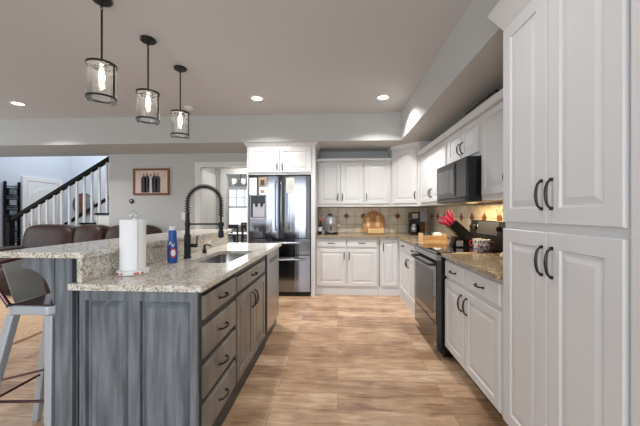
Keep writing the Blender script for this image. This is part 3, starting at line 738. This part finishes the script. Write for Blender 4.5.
MB().lathe([(.008, 1.222), (.008, 1.232), (.014, 1.235), (.022, 1.246), (.018, 1.258), (.009, 1.262), (.012, 1.27), (.007, 1.277)], PC, 12).build('finial', M['crystal'], pt)
bt = thing('dish_soap_bottle', 'blue dish soap bottle with white cap near the faucet', 'bottle', (-1.15, 2.03, .914))
BC = (-1.15, 2.03, 0)
MB().lathe([(.026, .9145), (.031, .919), (.034, .97), (.033, 1.03), (.029, 1.07), (.027, 1.10), (.028, 1.125), (.024, 1.14)], BC, 24).build('body', M['blue'], bt, smooth=True)
MB().lathe([(.021, 1.14), (.021, 1.163), (.016, 1.167)], BC, 20).build('cap', M['white'], bt, smooth=True)
def onb(a, z, r=.0352): return Vector((BC[0] + r * math.cos(a), BC[1] + r * math.sin(a), z))
lb = MB()
for mi, (ra, rz), rr in ((0, (.62, .034), .0350), (1, (.42, .023), .0354)):
    lb.mi = mi; c = lb.bm.verts.new(onb(-.9, .985, rr)); ring = [lb.bm.verts.new(onb(-.9 + ra * math.cos(2 * PI * k / 20), .985 + rz * math.sin(2 * PI * k / 20), rr)) for k in range(20)]
    for k in range(20): lb._f([c, ring[k], ring[(k + 1) % 20]])
lb.mi = 2
for k in range(8):
    a = -1.75 + .14 * k; z = 1.045 + .012 * math.sin(k * .9)
    lb._f([lb.bm.verts.new(onb(x, y, .0347)) for x, y in ((a, z - .009), (a + .10, z - .008), (a + .10, z + .008), (a, z + .009))])
lb.build('label_print', [M['red'], M['white'], M['white']], bt)

# ------------------------------------------------------------------ things on the back and right worktops
rk = thing('rice_cooker', 'steel electric rice cooker with domed lid on the back worktop', 'cooker', (-.105, 4.98, .914))
KC = (-.105, 4.98, 0)
MB().lathe([(.09, .9145), (.105, .92), (.108, 1.08), (.112, 1.085)], KC, 30).build('body', M['csteel'], rk, smooth=True)
MB().lathe([(.11, .9147), (.114, .925), (.112, .94), (.106, .945)], KC, 30, False).build('foot_ring', M['bplast'], rk, smooth=True)
MB().lathe([(.118, 1.086), (.118, 1.12), (.11, 1.18), (.07, 1.21), (.02, 1.215)], KC, 30).build('lid', M['csteel'], rk, smooth=True)
MB().lathe([(.012, 1.215), (.018, 1.235), (.014, 1.245)], KC, 12).tube([(KC[0] - .11, KC[1], 1.18), (KC[0], KC[1] - .02, 1.225), (KC[0] + .11, KC[1], 1.18)], .008, 8).build('lid_handle', M['bplast'], rk, smooth=True)
MB().box(KC[0] + .107, KC[1] - .02, 1.03, KC[0] + .14, KC[1] + .02, 1.07, .006).build('side_handle', M['garlic'], rk)
MB().box(KC[0] - .02, KC[1] - .112, .975, KC[0] + .02, KC[1] - .1, 1.05, .003).build('switch', M['bplast'], rk)
b1 = thing('bottle', 'dark bottle with red cap and white label beside the refrigerator panel', 'bottle', (-.285, 4.95, .914))
MB().lathe([(.03, .9145), (.033, .92), (.033, 1.04), (.014, 1.09), (.013, 1.13)], (-.285, 4.95, 0), 18).build('body', M['bplast'], b1, smooth=True)
MB().lathe([(.0335, .96), (.0338, 1.03)], (-.285, 4.95, 0), 18, False).build('label', M['paper'], b1, smooth=True)
MB().lathe([(.016, 1.13), (.016, 1.165), (.012, 1.17)], (-.285, 4.95, 0), 14).build('cap', M['red'], b1, smooth=True)
b2 = thing('spice_jar', 'short pale jar beside the rice cooker', 'jar', (-.235, 4.86, .914))
MB().lathe([(.024, .9145), (.026, .92), (.026, .985), (.02, .995)], (-.235, 4.86, 0), 16).build('body', M['grey'], b2, smooth=True)
MB().lathe([(.022, .995), (.022, 1.015)], (-.235, 4.86, 0), 16).build('lid', M['bplast'], b2, smooth=True)
# cutting boards leaning on the tiles
rb = MB(); pts = [(.62 + .19 * math.cos(2 * PI * k / 40), 1.105 + .19 * math.sin(2 * PI * k / 40)) for k in range(40)]
def lean(x, z, b): return Vector((x, 5.225 - (1.297 - z) * .16 - b, z))
rb.hexa([lean(x, z, 0) for x, z in pts], [lean(x, z, .018) for x, z in pts], .003)
hpz = [(.45, 1.0), (.41, .985), (.39, .96), (.40, .935), (.44, .94), (.50, .97)]
rb.hexa([lean(x, z, .001) for x, z in hpz], [lean(x, z, .017) for x, z in hpz])
tag(rb.build('round_cutting_board', M['wood'], origin=(.56, 5.2, .914)), 'round wooden cutting board with handle leaning on the backsplash', 'cutting board')
sb = MB()
for k in range(5):
    sb.mi = (0, 1, 1, 0, 1)[k]
    x0 = .49 + .056 * k
    q = [(x0, .918), (x0 + .056, .918), (x0 + .056, 1.215 if k in (1, 2, 3) else 1.19), (x0, 1.215 if k in (2, 3) else 1.19)]
    sb.hexa([lean(x, z, .026) for x, z in q], [lean(x, z, .046) for x, z in q])
tag(sb.build('striped_cutting_board', [M['woodl'], M['wood']], origin=(.57, 5.12, .914)), 'rectangular striped wooden cutting board in front of the round one', 'cutting board')
bh = thing('wooden_bread_box', 'low wooden box with pale front before the cutting boards', 'box', (.62, 5.0, .914))
MB().box(.49, 4.93, .9145, .76, 5.06, 1.03, .004).build('body', M['wood'], bh)
MB().box(.495, 4.918, .93, .755, 4.93, 1.005, .003).build('front_board', M['woodl'], bh)

# coffee maker in the corner
cf = thing('coffee_maker', 'black and steel coffee maker in the corner beneath the angled cabinet', 'coffee maker', (1.28, 4.86, .914))
MB().box(1.155, 4.80, .9145, 1.42, 5.0, .945, .004).box(1.155, 4.93, .945, 1.30, 5.0, 1.27, .004).box(1.155, 4.80, 1.15, 1.285, 4.93, 1.275, .006).build('body', M['bplast'], cf)
MB().box(1.175, 4.793, 1.17, 1.265, 4.80, 1.255, .002).build('brew_head_plate', M['steel'], cf)
MB().lathe([(.045, .946), (.055, .96), (.057, 1.03), (.04, 1.07), (.042, 1.085)], (1.22, 4.865, 0), 20).build('carafe', M['steel'], cf, smooth=True)
MB().box(1.295, 4.805, 1.12, 1.415, 4.99, 1.285, .01).build('water_tank', M['grey'], cf)
MB().box(1.30, 4.93, .946, 1.41, 4.99, 1.12, .003).build('column', M['rust'], cf)
MB().box(1.285, 4.80, .946, 1.297, 4.94, 1.27, .002).build('divider', M['bplast'], cf)
# wooden tray with bits
wc = thing('wooden_basket', 'small pale wooden basket on the worktop beyond the range', 'basket', (1.16, 3.75, .914))
MB().box(1.02, 3.66, .9145, 1.30, 3.85, .925).box(1.02, 3.66, .925, 1.30, 3.67, .99).box(1.02, 3.84, .925, 1.30, 3.85, 1.01).box(1.02, 3.67, .925, 1.03, 3.84, 1.01).box(1.29, 3.67, .925, 1.30, 3.84, 1.01).build('body', M['woodl'], wc)
MB().box(1.018, 3.656, .945, 1.302, 3.6595, .953).box(1.018, 3.656, .97, 1.302, 3.6595, .976).build('band', M['wood'], wc)
for i, (x, y, m, lab) in enumerate(((1.10, 3.755, 'bplast', 'black pouch lying in the wooden basket'), (1.22, 3.755, 'white', 'white packet lying in the wooden basket'))):
    tag(MB().puff((x, y, .975), (.05, .06, .048), .6, 10).build('pouch' if i == 0 else 'packet', M[m], origin=(x, y, .926), smooth=True), lab, 'packet')

# knife block with pink handles
kb = thing('knife_block', 'slanted black knife block full of pink-handled knives on the cooktop', 'knife block', (1.22, 3.10, .919))
kd = Vector((-.74, .0, .67)).normalized(); kn = Vector((.67, 0, .74)).normalized(); k0 = Vector((1.34, 3.10, .975))
def kp(a, b, y): return k0 + kd * a + kn * b + Vector((0, y, 0))
MB().hexa([kp(0, -.05, -.055), kp(.27, -.05, -.055), kp(.27, -.05, .055), kp(0, -.05, .055)], [kp(0, .05, -.055), kp(.27, .05, -.055), kp(.27, .05, .055), kp(0, .05, .055)], .005).build('block', M['bplast'], kb)
MB().hexa([(1.14, 3.05, .9195), (1.31, 3.05, .9195), (1.31, 3.15, .9195), (1.14, 3.15, .9195)], [(1.17, 3.055, 1.03), (1.28, 3.055, .96), (1.28, 3.145, .96), (1.17, 3.145, 1.03)]).build('stand', M['bplast'], kb)
MB().box(1.175, 3.043, .93, 1.24, 3.049, .985, .001).build('maker_plate', M['grey'], kb)
for i in range(3):
    for j in range(4):
        a = kn * ((i - 1) * .03 + random.uniform(-.012, .012)) + Vector((0, (j - 1.5) * .022, random.uniform(-.01, .015)))
        p0 = kp(.272, -.03 + .03 * i, -.036 + .024 * j); L_ = .085 + .014 * ((i * 2 + j) % 3)
        p1 = p0 + kd * L_ + a
        h = MB().tube([p0, p0.lerp(p1, .12), p0.lerp(p1, .5), p0.lerp(p1, .9), p1], [.007, .0075, .0095, .009, .005], 8)
        tag(h.build('kitchen_knife', M['pink'], origin=p0, smooth=True), 'pink knife handle sticking out of the slanted black block', 'knife', 'pink-handled knives in the block')
# mugs
def mug(x, y, lab, rot):
    t = thing('mug', lab, 'mug', (x, y, .919), 'printed mugs on the cooktop')
    mb = MB().lathe([(.030, .9195), (.034, .922), (.038, .96), (.039, 1.012), (.036, 1.012), (.034, .96), (.028, .93), (.005, .928)], (x, y, 0), 24)
    mb.mi = 1
    for k in range(10):
        a = 2 * PI * k / 10
        for z in (.945, .985):
            if (k + (z > .96)) % 2:
                q = lambda aa, zz, r: (x + r * math.cos(aa), y + r * math.sin(aa), zz)
                mb.hexa([q(a, z - .012, .036), q(a + .3, z - .012, .036), q(a + .3, z + .012, .036), q(a, z + .012, .036)], [q(a, z - .012, .0395), q(a + .3, z - .012, .0395), q(a + .3, z + .012, .0395), q(a, z + .012, .0395)])
    mb.build('cup', [M['white'], M['red']], t, smooth=True)
    d = Vector((math.cos(rot), math.sin(rot), 0))
    MB().tube([Vector((x, y, .94)) + d * .035, Vector((x, y, .943)) + d * .058, Vector((x, y, .968)) + d * .066, Vector((x, y, .993)) + d * .058, Vector((x, y, .997)) + d * .036], .005, 8).build('handle', M['red'], t, smooth=True)
mug(1.345, 2.98, 'white and red printed mug nearer the knife block', 2.6)
mug(1.375, 2.88, 'white and red printed mug with its red handle toward the pantry', -.6)
wb = thing('wire_bowl', 'black wire bowl on the near side of the cooktop beside the mugs', 'bowl', (1.33, 2.76, .919))
mb = MB()
for k in range(10):
    a = PI * 2 * k / 10
    mb.tube([(1.33 + r * math.cos(a), 2.76 + r * math.sin(a), z) for r, z in ((.025, .923), (.045, .94), (.065, .97), (.072, 1.0))], .002, 5)
for r, z in ((.025, .9222), (.055, .953), (.072, 1.0)):
    mb.tube([(1.33 + r * math.cos(2 * PI * k / 24), 2.76 + r * math.sin(2 * PI * k / 24), z) for k in range(24)], .0024, 5, True)
mb.build('wire_frame', M['blk'], wb, smooth=True)
tag(MB().lathe([(.005, .9146), (.022, .922), (.026, .935), (.018, .95), (.005, .965)], (1.26, 2.36, 0), 12).build('garlic_bulb', M['garlic'], origin=(1.26, 2.36, .9146), smooth=True), 'cream garlic bulb on the worktop against the pantry edge', 'garlic')
# box on top of the right-hand cabinets
gb = thing('storage_box', 'grey storage box with black lid on top of the wall cabinets', 'box', (1.38, 2.85, 2.16))
MB().box(1.30, 2.55, 2.1605, 1.50, 3.12, 2.255, .003).build('body', M['gbox'], gb)
MB().box(1.295, 2.545, 2.256, 1.505, 3.125, 2.272, .003).build('lid', M['bplast'], gb)

# ------------------------------------------------------------------ ceiling fixtures
pd = thing('pendant_lamp', 'nearest of the three black pendant lamps with glass drum shades', 'pendant lamp', (-1.625, 1.98, CZ), 'pendant lamps over the bar')
LX, LY = -1.625, 1.98
MB().lathe([(.062, CZ - .0005), (.064, CZ - .012), (.056, CZ - .022), (.012, CZ - .026)], (LX, LY, 0), 28).build('canopy', M['blk'], pd, smooth=True)
lk = MB()
for i, z in enumerate((CZ - .04, CZ - .065)):
    lk.tube([(LX + (.009 * math.cos(q) if i == 0 else 0), LY + (0 if i == 0 else .009 * math.cos(q)), z + .018 * math.sin(q)) for q in [2 * PI * k / 14 for k in range(14)]], .003, 6, True)
lk.build('chain_link', M['blk'], pd, smooth=True)
MB().cyl((LX, LY, CZ - .08), (LX, LY, 2.285), .0065, seg=10).build('rod', M['blk'], pd, smooth=True)
MB().lathe([(.087, 2.272), (.091, 2.272), (.091, 2.286), (.087, 2.286), (.087, 2.272)], (LX, LY, 0), 36, False).lathe([(.087, 2.045), (.091, 2.045), (.091, 2.058), (.087, 2.058), (.087, 2.045)], (LX, LY, 0), 36, False).box(LX - .088, LY - .007, 2.276, LX + .088, LY + .007, 2.283).box(LX - .0905, LY - .007, 2.045, LX - .0865, LY + .007, 2.28).box(LX + .0865, LY - .007, 2.045, LX + .0905, LY + .007, 2.28).build('shade_frame', M['blk'], pd)
MB().lathe([(.084, 2.028), (.084, 2.28)], (LX, LY, 0), 36, False).build('glass_shade', M['glass'], pd, smooth=True)
MB().lathe([(.02, 2.282), (.04, 2.274), (.02, 2.268), (.014, 2.255)], (LX, LY, 0), 18).build('socket', M['steel'], pd, smooth=True)
MB().lathe([(.010, 2.254), (.012, 2.24), (.018, 2.215), (.019, 2.195), (.015, 2.172), (.005, 2.162)], (LX, LY, 0), 16).build('bulb', M['bulb'], pd, smooth=True)
dup(pd, (-1.61, 2.465, CZ), label='middle one of the three black pendant lamps with glass drum shades')
dup(pd, (-1.60, 2.97, CZ), label='farthest of the three black pendant lamps with glass drum shades')
dl_ = thing('recessed_light', 'recessed ceiling light over the aisle in front of the back cabinets', 'ceiling light', (.58, 3.87, CZ), 'recessed ceiling lights')
MB().lathe([(.062, -.0005), (.088, -.0005), (.088, -.006), (.064, -.010), (.062, -.0005)], (.58, 3.87, CZ), 32, False).build('trim_ring', M['white'], dl_, smooth=True)
MB().lathe([(.063, -.001), (.063, -.004)], (.58, 3.87, CZ), 32).build('diffuser', M['emit'], dl_)
cans = [(.58, 3.87, None), (-1.035, 3.81, 'recessed ceiling light above the far end of the island'), (-4.3, 3.8, 'recessed ceiling light at the far left over the living room')]
for x, y, lab in cans:
    if lab: dup(dl_, (x, y, CZ), label=lab)
for x, y in [(c[0], c[1]) for c in cans] + [(.3, 1.4), (-2.6, .6)]:  # last two are extra lamps, unseen and without fixtures, added to light the room
    d = bpy.data.lights.new('recessed_and_extra_lamp', 'AREA'); d.shape = 'DISK'; d.size = .12; d.energy = 22 if y > 3 else 4; d.spread = math.radians(128); d.color = (1, .97, .94)
    o = bpy.data.objects.new('recessed_and_extra_lamp', d); COL.objects.link(o); o.location = (x, y, CZ - .015)
tag(MB().lathe([(.06, -.0005), (.062, -.02), (.045, -.032), (.01, -.034)], (-2.07, 4.08, CZ), 24).build('smoke_detector', M['white'], origin=(-2.07, 4.08, CZ), smooth=True), 'round white smoke detector on the ceiling behind the pendants', 'smoke detector')

# ------------------------------------------------------------------ left back wall
pf = thing('picture_frame', 'brown framed group photograph hanging on the back wall', 'picture', (-3.3, 5.24, 1.8))
x0, x1, z0, z1 = -3.70, -3.02, 1.585, 2.065
MB().box(x0, 5.222, z0, x0 + .035, 5.249, z1, .004).box(x1 - .035, 5.222, z0, x1, 5.249, z1, .004).box(x0 + .035, 5.222, z0, x1 - .035, 5.249, z0 + .035, .004).box(x0 + .035, 5.222, z1 - .035, x1 - .035, 5.249, z1, .004).build('frame', M['frame'], pf)
mb = MB().box(x0 + .036, 5.236, z0 + .036, x1 - .036, 5.249, z1 - .036)
def fig(cx, zh, w, m, z0_=1.63):
    mb.mi = m
    out = [(cx - w, z0_), (cx + w, z0_), (cx + w * 1.05, zh - .09), (cx + w * .45, zh - .045), (cx - w * .45, zh - .045), (cx - w * 1.05, zh - .09)]
    mb.prism(out, 'y', 5.2345, 5.236)
    mb.mi = 3; mb.prism([(cx + .021 * math.cos(2 * PI * k / 12), zh - .018 + .027 * math.sin(2 * PI * k / 12)) for k in range(12)], 'y', 5.2343, 5.236)
fig(-3.505, 1.97, .045, 1); fig(-3.44, 1.985, .045, 1); fig(-3.30, 1.985, .045, 1); fig(-3.235, 1.975, .042, 1); fig(-3.37, 1.96, .05, 2, 1.70)
mb.build('photograph', [M['matb'], M['suit'], M['lilac'], M['skin']], pf)
th = thing('thermostat', 'small round black thermostat on the wall below the picture', 'thermostat', (-3.66, 5.25, 1.47))
MB().cyl((-3.735, 5.249, 1.475), (-3.735, 5.225, 1.475), .042, .04, 24).build('dial', M['bglass'], th, smooth=True)
MB().box(-3.74, 5.2235, 1.47, -3.725, 5.2248, 1.495).build('readout', M['paper'], th)
sw = thing('light_switch', 'white light switch plate on the wall left of the cased opening', 'switch', (-2.74, 5.25, 1.2))
MB().box(-2.80, 5.243, 1.14, -2.66, 5.249, 1.265, .002).build('plate', M['white'], sw)
for x in (-2.765, -2.715): MB().box(x, 5.239, 1.18, x + .025, 5.243, 1.225).build('rocker', M['white'], sw)

# staircase with its railing
st = thing('staircase', 'staircase climbing to the right behind the sofa with dark treads', 'stairs', (-5.2, 5.8, 0))
N0 = 12
for k in range(1, 10):
    zt = .18 * k; xr = -4.457 - .293 * (7 - k)      # left edge of the tread with top zt
    if k >= 8: continue
    MB().box(max(xr - .02, -5.985), 5.275, zt - .035, xr + .293, 6.3, zt, .004).build('tread', M['espresso'], st)
    MB().box(max(xr, -5.98) + .002, 5.29, zt - .18, max(xr, -5.98) + .022, 6.29, zt - .036).build('riser', M['trim'], st)
prof = [(-6.22, 0)]
for k in range(1, 8):
    xr = -4.457 - .293 * (7 - k); xr = max(xr, -5.98); prof += [(xr + .022, .18 * (k - 1) if k > 1 else 0.0), (xr + .022, .18 * k - .036)]
prof += [(-4.175, 1.224), (-4.175, 0)]
prof = prof[1:]
MB().prism(prof, 'y', 5.30, 5.325).build('stringer', M['trim'], st)
rl = thing('stair_railing', 'black handrail on white balusters along the open side of the stairs', 'railing', (-5.2, 5.36, 0))
YR = 5.31
def railz(x): return 2.325 + (x + 4.17) * .585
MB().prism([(-6.125, railz(-6.125)), (-4.176, railz(-4.176)), (-4.176, railz(-4.176) - .085), (-6.125, railz(-6.125) - .085)], 'y', YR - .035, YR + .035, .006).build('handrail', M['espresso'], rl)
MB().box(-6.22, YR - .05, 0, -6.12, YR + .05, 1.10, .006).lathe([(.05, 1.10), (.07, 1.12), (.07, 1.15), (.045, 1.18), (.06, 1.21), (.03, 1.24)], (-6.17, YR, 0), 16).build('newel_post', M['espresso'], rl, smooth=True)
MB().box(-4.196, YR - .02, 1.262, -4.176, YR + .02, railz(-4.176) - .05).build('end_post', M['espresso'], rl)
for k in range(14):
    x = -4.255 - .1465 * k
    kk = 7 - int((-4.457 - x) / .293 + 1) if x < -4.457 else 7
    zb = .18 * kk if x > -5.96 else 0
    if zb <= 0: continue
    MB().box(x - .017, YR - .017, zb + .001, x + .017, YR + .017, railz(x) - .08, .002).build('baluster', M['trim'], rl)
wr = thing('wall_handrail', 'lower black handrail on the far side of the stairs seen through balusters', 'handrail', (-5.6, 6.45, 0))
xa, xb = -6.5, -4.75
wz = lambda x: 1.86 + (x + 4.75) * .589
MB().prism([(xa, wz(xa)), (xb, wz(xb)), (xb, wz(xb) - .075), (xa, wz(xa) - .075)], 'y', 6.42, 6.47, .006).build('handrail', M['espresso'], wr)
MB().box(xa - .1, 6.40, 0, xa + .0, 6.49, wz(xa) + .09, .005).build('newel_post', M['espresso'], wr)
for k in range(6): MB().box(xb - .1 - .29 * k - .016, 6.43, 0, xb - .1 - .29 * k + .016, 6.46, wz(xb - .1 - .29 * k) - .07).build('baluster', M['trim'], wr)
mr = thing('round_mirror', 'round mirror with a painted reflection of a brown door behind the stair balusters', 'mirror', (-7.1, 7.98, 1.5))
MB().tube([(-7.08 + .3 * math.cos(2 * PI * k / 36), 7.975, 1.50 + .3 * math.sin(2 * PI * k / 36)) for k in range(36)], .014, 8, True).build('rim', M['gun'], mr, smooth=True)
MB().prism([(-7.08 + .295 * math.cos(2 * PI * k / 36), 1.50 + .295 * math.sin(2 * PI * k / 36)) for k in range(36)], 'y', 7.97, 7.99).build('glass', M['mirror'], mr)
MB().prism([(-7.20, 1.23), (-6.99, 1.22)] + [(-7.08 + .292 * math.cos(t), 1.50 + .292 * math.sin(t)) for t in [1.25 + (1.98 - 1.25) * k / 5 for k in range(6)]], 'y', 7.966, 7.97).build('painted_door_reflection', M['brownm'], mr)  # brown shape painted on the glass as the door's reflection
# ladder shelf with photos
ls = thing('ladder_photo_stand', 'black ladder-shaped stand of framed photos at the left edge', 'photo stand', (-7.45, 6.45, 0))
for y in (6.31, 6.61): MB().box(-7.47, y - .02, 0, -7.43, y + .02, 1.98, .003).build('upright', M['espresso'], ls)
for i in range(7):
    z = 1.86 - .245 * i
    MB().box(-7.465, 6.331, z - .0, -7.435, 6.589, z + .02).build('rung', M['espresso'], ls)
    if i < 6:
        f = MB().box(-7.46, 6.35, z - .20, -7.43, 6.57, z - .03, .003).build('photo_frame', M['espresso'], ls)
        MB().box(-7.43, 6.385, z - .175, -7.426, 6.535, z - .055).build('print', M['photo'] if i % 2 == 0 else M['grey'], f)

# ------------------------------------------------------------------ sofa and rug
sf = thing('reclining_sofa', 'dark brown leather reclining sofa standing behind the bar', 'sofa', (-4.15, 4.8, 0))
segs = [(-5.46, -4.53), (-4.53, -3.98), (-3.98, -3.06)]
MB().box(-5.65, 4.45, .06, -2.85, 5.12, .38, .03).build('base', M['leather'], sf)
for a, b in segs:
    c, h = (a + b) / 2, (b - a) / 2
    MB().puff((c, 5.0, .75), (h * 1.02, .18, .31), .52, 18, -.12).build('back_cushion', M['leather'], sf, smooth=True)
    MB().puff((c, 4.62, .46), (h, .33, .12), .4, 14).build('seat_cushion', M['leather'], sf, smooth=True)
    MB().puff((c, 4.33, .25), (h, .09, .19), .4, 12).build('footrest', M['leather'], sf, smooth=True)
for c in (-5.60, -2.92): MB().puff((c, 4.7, .36), (.14, .42, .33), .4, 14).build('arm', M['leather'], sf, smooth=True)
MB().box(-5.4, 4.3, 0, -2.95, 5.1, .06).build('plinth', M['woodd'], sf)
rug = MB().box(-6.3, 1.0, .001, -3.1, 4.1, .022, .008)
tag(rug.build('area_rug', M['rug'], origin=(-4.7, 2.5, 0)), 'tan shaggy rug on the living room floor beyond the stool', 'rug')

# ------------------------------------------------------------------ bar stool
bs = thing('bar_stool', 'pale metal bar stool with tubular back tucked by the bar end', 'stool', (0, 0, 0))
HZ = .785
MB().prism([(-.13, -.10), (-.10, -.13), (.10, -.13), (.13, -.10), (.13, .10), (.10, .13), (-.10, .13), (-.13, .10)], 'z', HZ - .045, HZ, .008).build('seat', M['galv'], bs)
MB().box(-.112, -.112, HZ + .0005, .112, .112, HZ + .005, .002).build('seat_pad', M['gun'], bs)
LT = HZ - .046
def leg(x0, y0, x1, y1):
    s = .022
    lo = [(x1 - s * .8, y1 - s * .8, 0), (x1 + s * .8, y1 - s * .8, 0), (x1 + s * .8, y1 + s * .8, 0), (x1 - s * .8, y1 + s * .8, 0)]
    hi = [(x0 - s, y0 - s, LT), (x0 + s, y0 - s, LT), (x0 + s, y0 + s, LT), (x0 - s, y0 + s, LT)]
    MB().hexa(lo, hi, .006).build('leg', M['galv'], bs)
tops = [(-.105, -.105), (-.105, .105), (.105, -.105), (.105, .105)]; bots = [(-.26, -.16), (-.26, .16), (.108, -.118), (.108, .15)]
for (a, b), (c, d) in zip(tops, bots): leg(a, b, c, d)
def at(i, z):
    f = 1 - z / LT; return Vector((tops[i][0] + (bots[i][0] - tops[i][0]) * f, tops[i][1] + (bots[i][1] - tops[i][1]) * f, z))
for i, j, z in ((0, 3, .40), (1, 2, .405)): MB().tube([at(i, z), at(j, z)], .006, 8).build('cross_brace', M['gun'], bs, smooth=True)
for i, j in ((0, 1), (1, 3), (3, 2), (2, 0)): MB().tube([at(i, .30), at(j, .30)], .007, 8).build('foot_rail', M['gun'], bs, smooth=True)
pts = [(-.10, -.128, HZ), (-.15, -.14, HZ + .09), (-.18, -.14, HZ + .18), (-.185, -.115, HZ + .215), (-.19, 0, HZ + .225), (-.185, .115, HZ + .215), (-.18, .14, HZ + .18), (-.15, .14, HZ + .09), (-.10, .128, HZ)]
MB().tube(pts, .0105, 10).build('back_tube', M['gun'], bs, smooth=True)
MB().hexa([(-.125, -.085, HZ + .002), (-.125, .085, HZ + .002), (-.187, .095, HZ + .22), (-.187, -.095, HZ + .22)], [(-.121, -.085, HZ + .004), (-.121, .085, HZ + .004), (-.183, .095, HZ + .222), (-.183, -.095, HZ + .222)]).build('back_plate', M['gplate'], bs)
for y in (-.128, .128): MB().cyl((-.10, y - .012, HZ + .004), (-.10, y + .012, HZ + .004), .009, seg=10).build('bolt', M['steel'], bs, smooth=True)
bs.location = (-1.568, 1.562, 0)

# ------------------------------------------------------------------ dining room beyond the hall
ch = thing('chandelier', 'dark chandelier with white glass shades in the room beyond the opening', 'chandelier', (-2.42, 7.4, 2.44))
MB().cyl((-2.42, 7.4, 2.10), (-2.42, 7.4, 2.439), .01).tube([(-2.42 + .2 * math.cos(2 * PI * k / 20), 7.4 + .2 * math.sin(2 * PI * k / 20), 1.97) for k in range(20)], .012, 6, True).tube([(-2.62, 7.4, 1.97), (-2.42, 7.4, 2.1), (-2.22, 7.4, 1.97)], .008, 6).tube([(-2.42, 7.2, 1.97), (-2.42, 7.4, 2.1), (-2.42, 7.6, 1.97)], .008, 6).build('frame', M['blk'], ch, smooth=True)
for k in range(5):
    a = 2 * PI * k / 5 + .3
    MB().lathe([(.028, 1.985), (.045, 2.0), (.055, 2.10)], (-2.42 + .2 * math.cos(a), 7.4 + .2 * math.sin(a), 0), 14, False).build('lamp_shade', M['shade'], ch, smooth=True)
dt = thing('dining_table', 'dark dining table in the room beyond the opening', 'table', (-2.25, 7.4, 0))
MB().box(-2.75, 7.05, .72, -1.6, 7.75, .755, .005).build('tabletop', M['woodd'], dt)
for x in (-2.68, -1.67):
    for y in (7.12, 7.68): MB().box(x - .03, y - .03, 0, x + .03, y + .03, .72).build('leg', M['woodd'], dt)
def dchair(x, y, rz, lab, src=[None]):
    if src[0] is None:
        t = thing('dining_chair', lab, 'chair', (0, 0, 0), 'dining chairs beyond the opening')
        MB().box(-.21, -.21, .43, .21, .21, .46, .008).build('seat', M['garlic'], t)
        for a in (-.19, .19):
            MB().box(a - .018, -.208, 0, a + .018, -.172, .43).build('leg', M['woodd'], t)
            MB().box(a - .018, .172, 0, a + .018, .208, 1.0).build('leg', M['woodd'], t)
        b = MB().box(-.172, .178, .92, .172, .202, 1.0, .004).box(-.172, .18, .56, .172, .2, .6)
        b.tube([(-.15, .19, .6), (0, .19, .76), (.15, .19, .92)], .012, 6).tube([(.15, .19, .6), (0, .19, .76), (-.15, .19, .92)], .012, 6).tube([(.09 * math.cos(2 * PI * k / 14), .19, .76 + .09 * math.sin(2 * PI * k / 14)) for k in range(14)], .01, 6, True)
        b.build('backrest', M['woodd'], t); src[0] = t; t.location = (x, y, 0); t.rotation_euler = (0, 0, rz); return t
    return dup(src[0], (x, y, 0), rz, lab)
dchair(-2.45, 6.86, PI, 'dark dining chair at the left near side of the far table')
dchair(-1.95, 6.86, PI, 'dark dining chair at the right near side of the far table')
dchair(-2.45, 7.96, 0, 'dark dining chair at the window side of the far table')
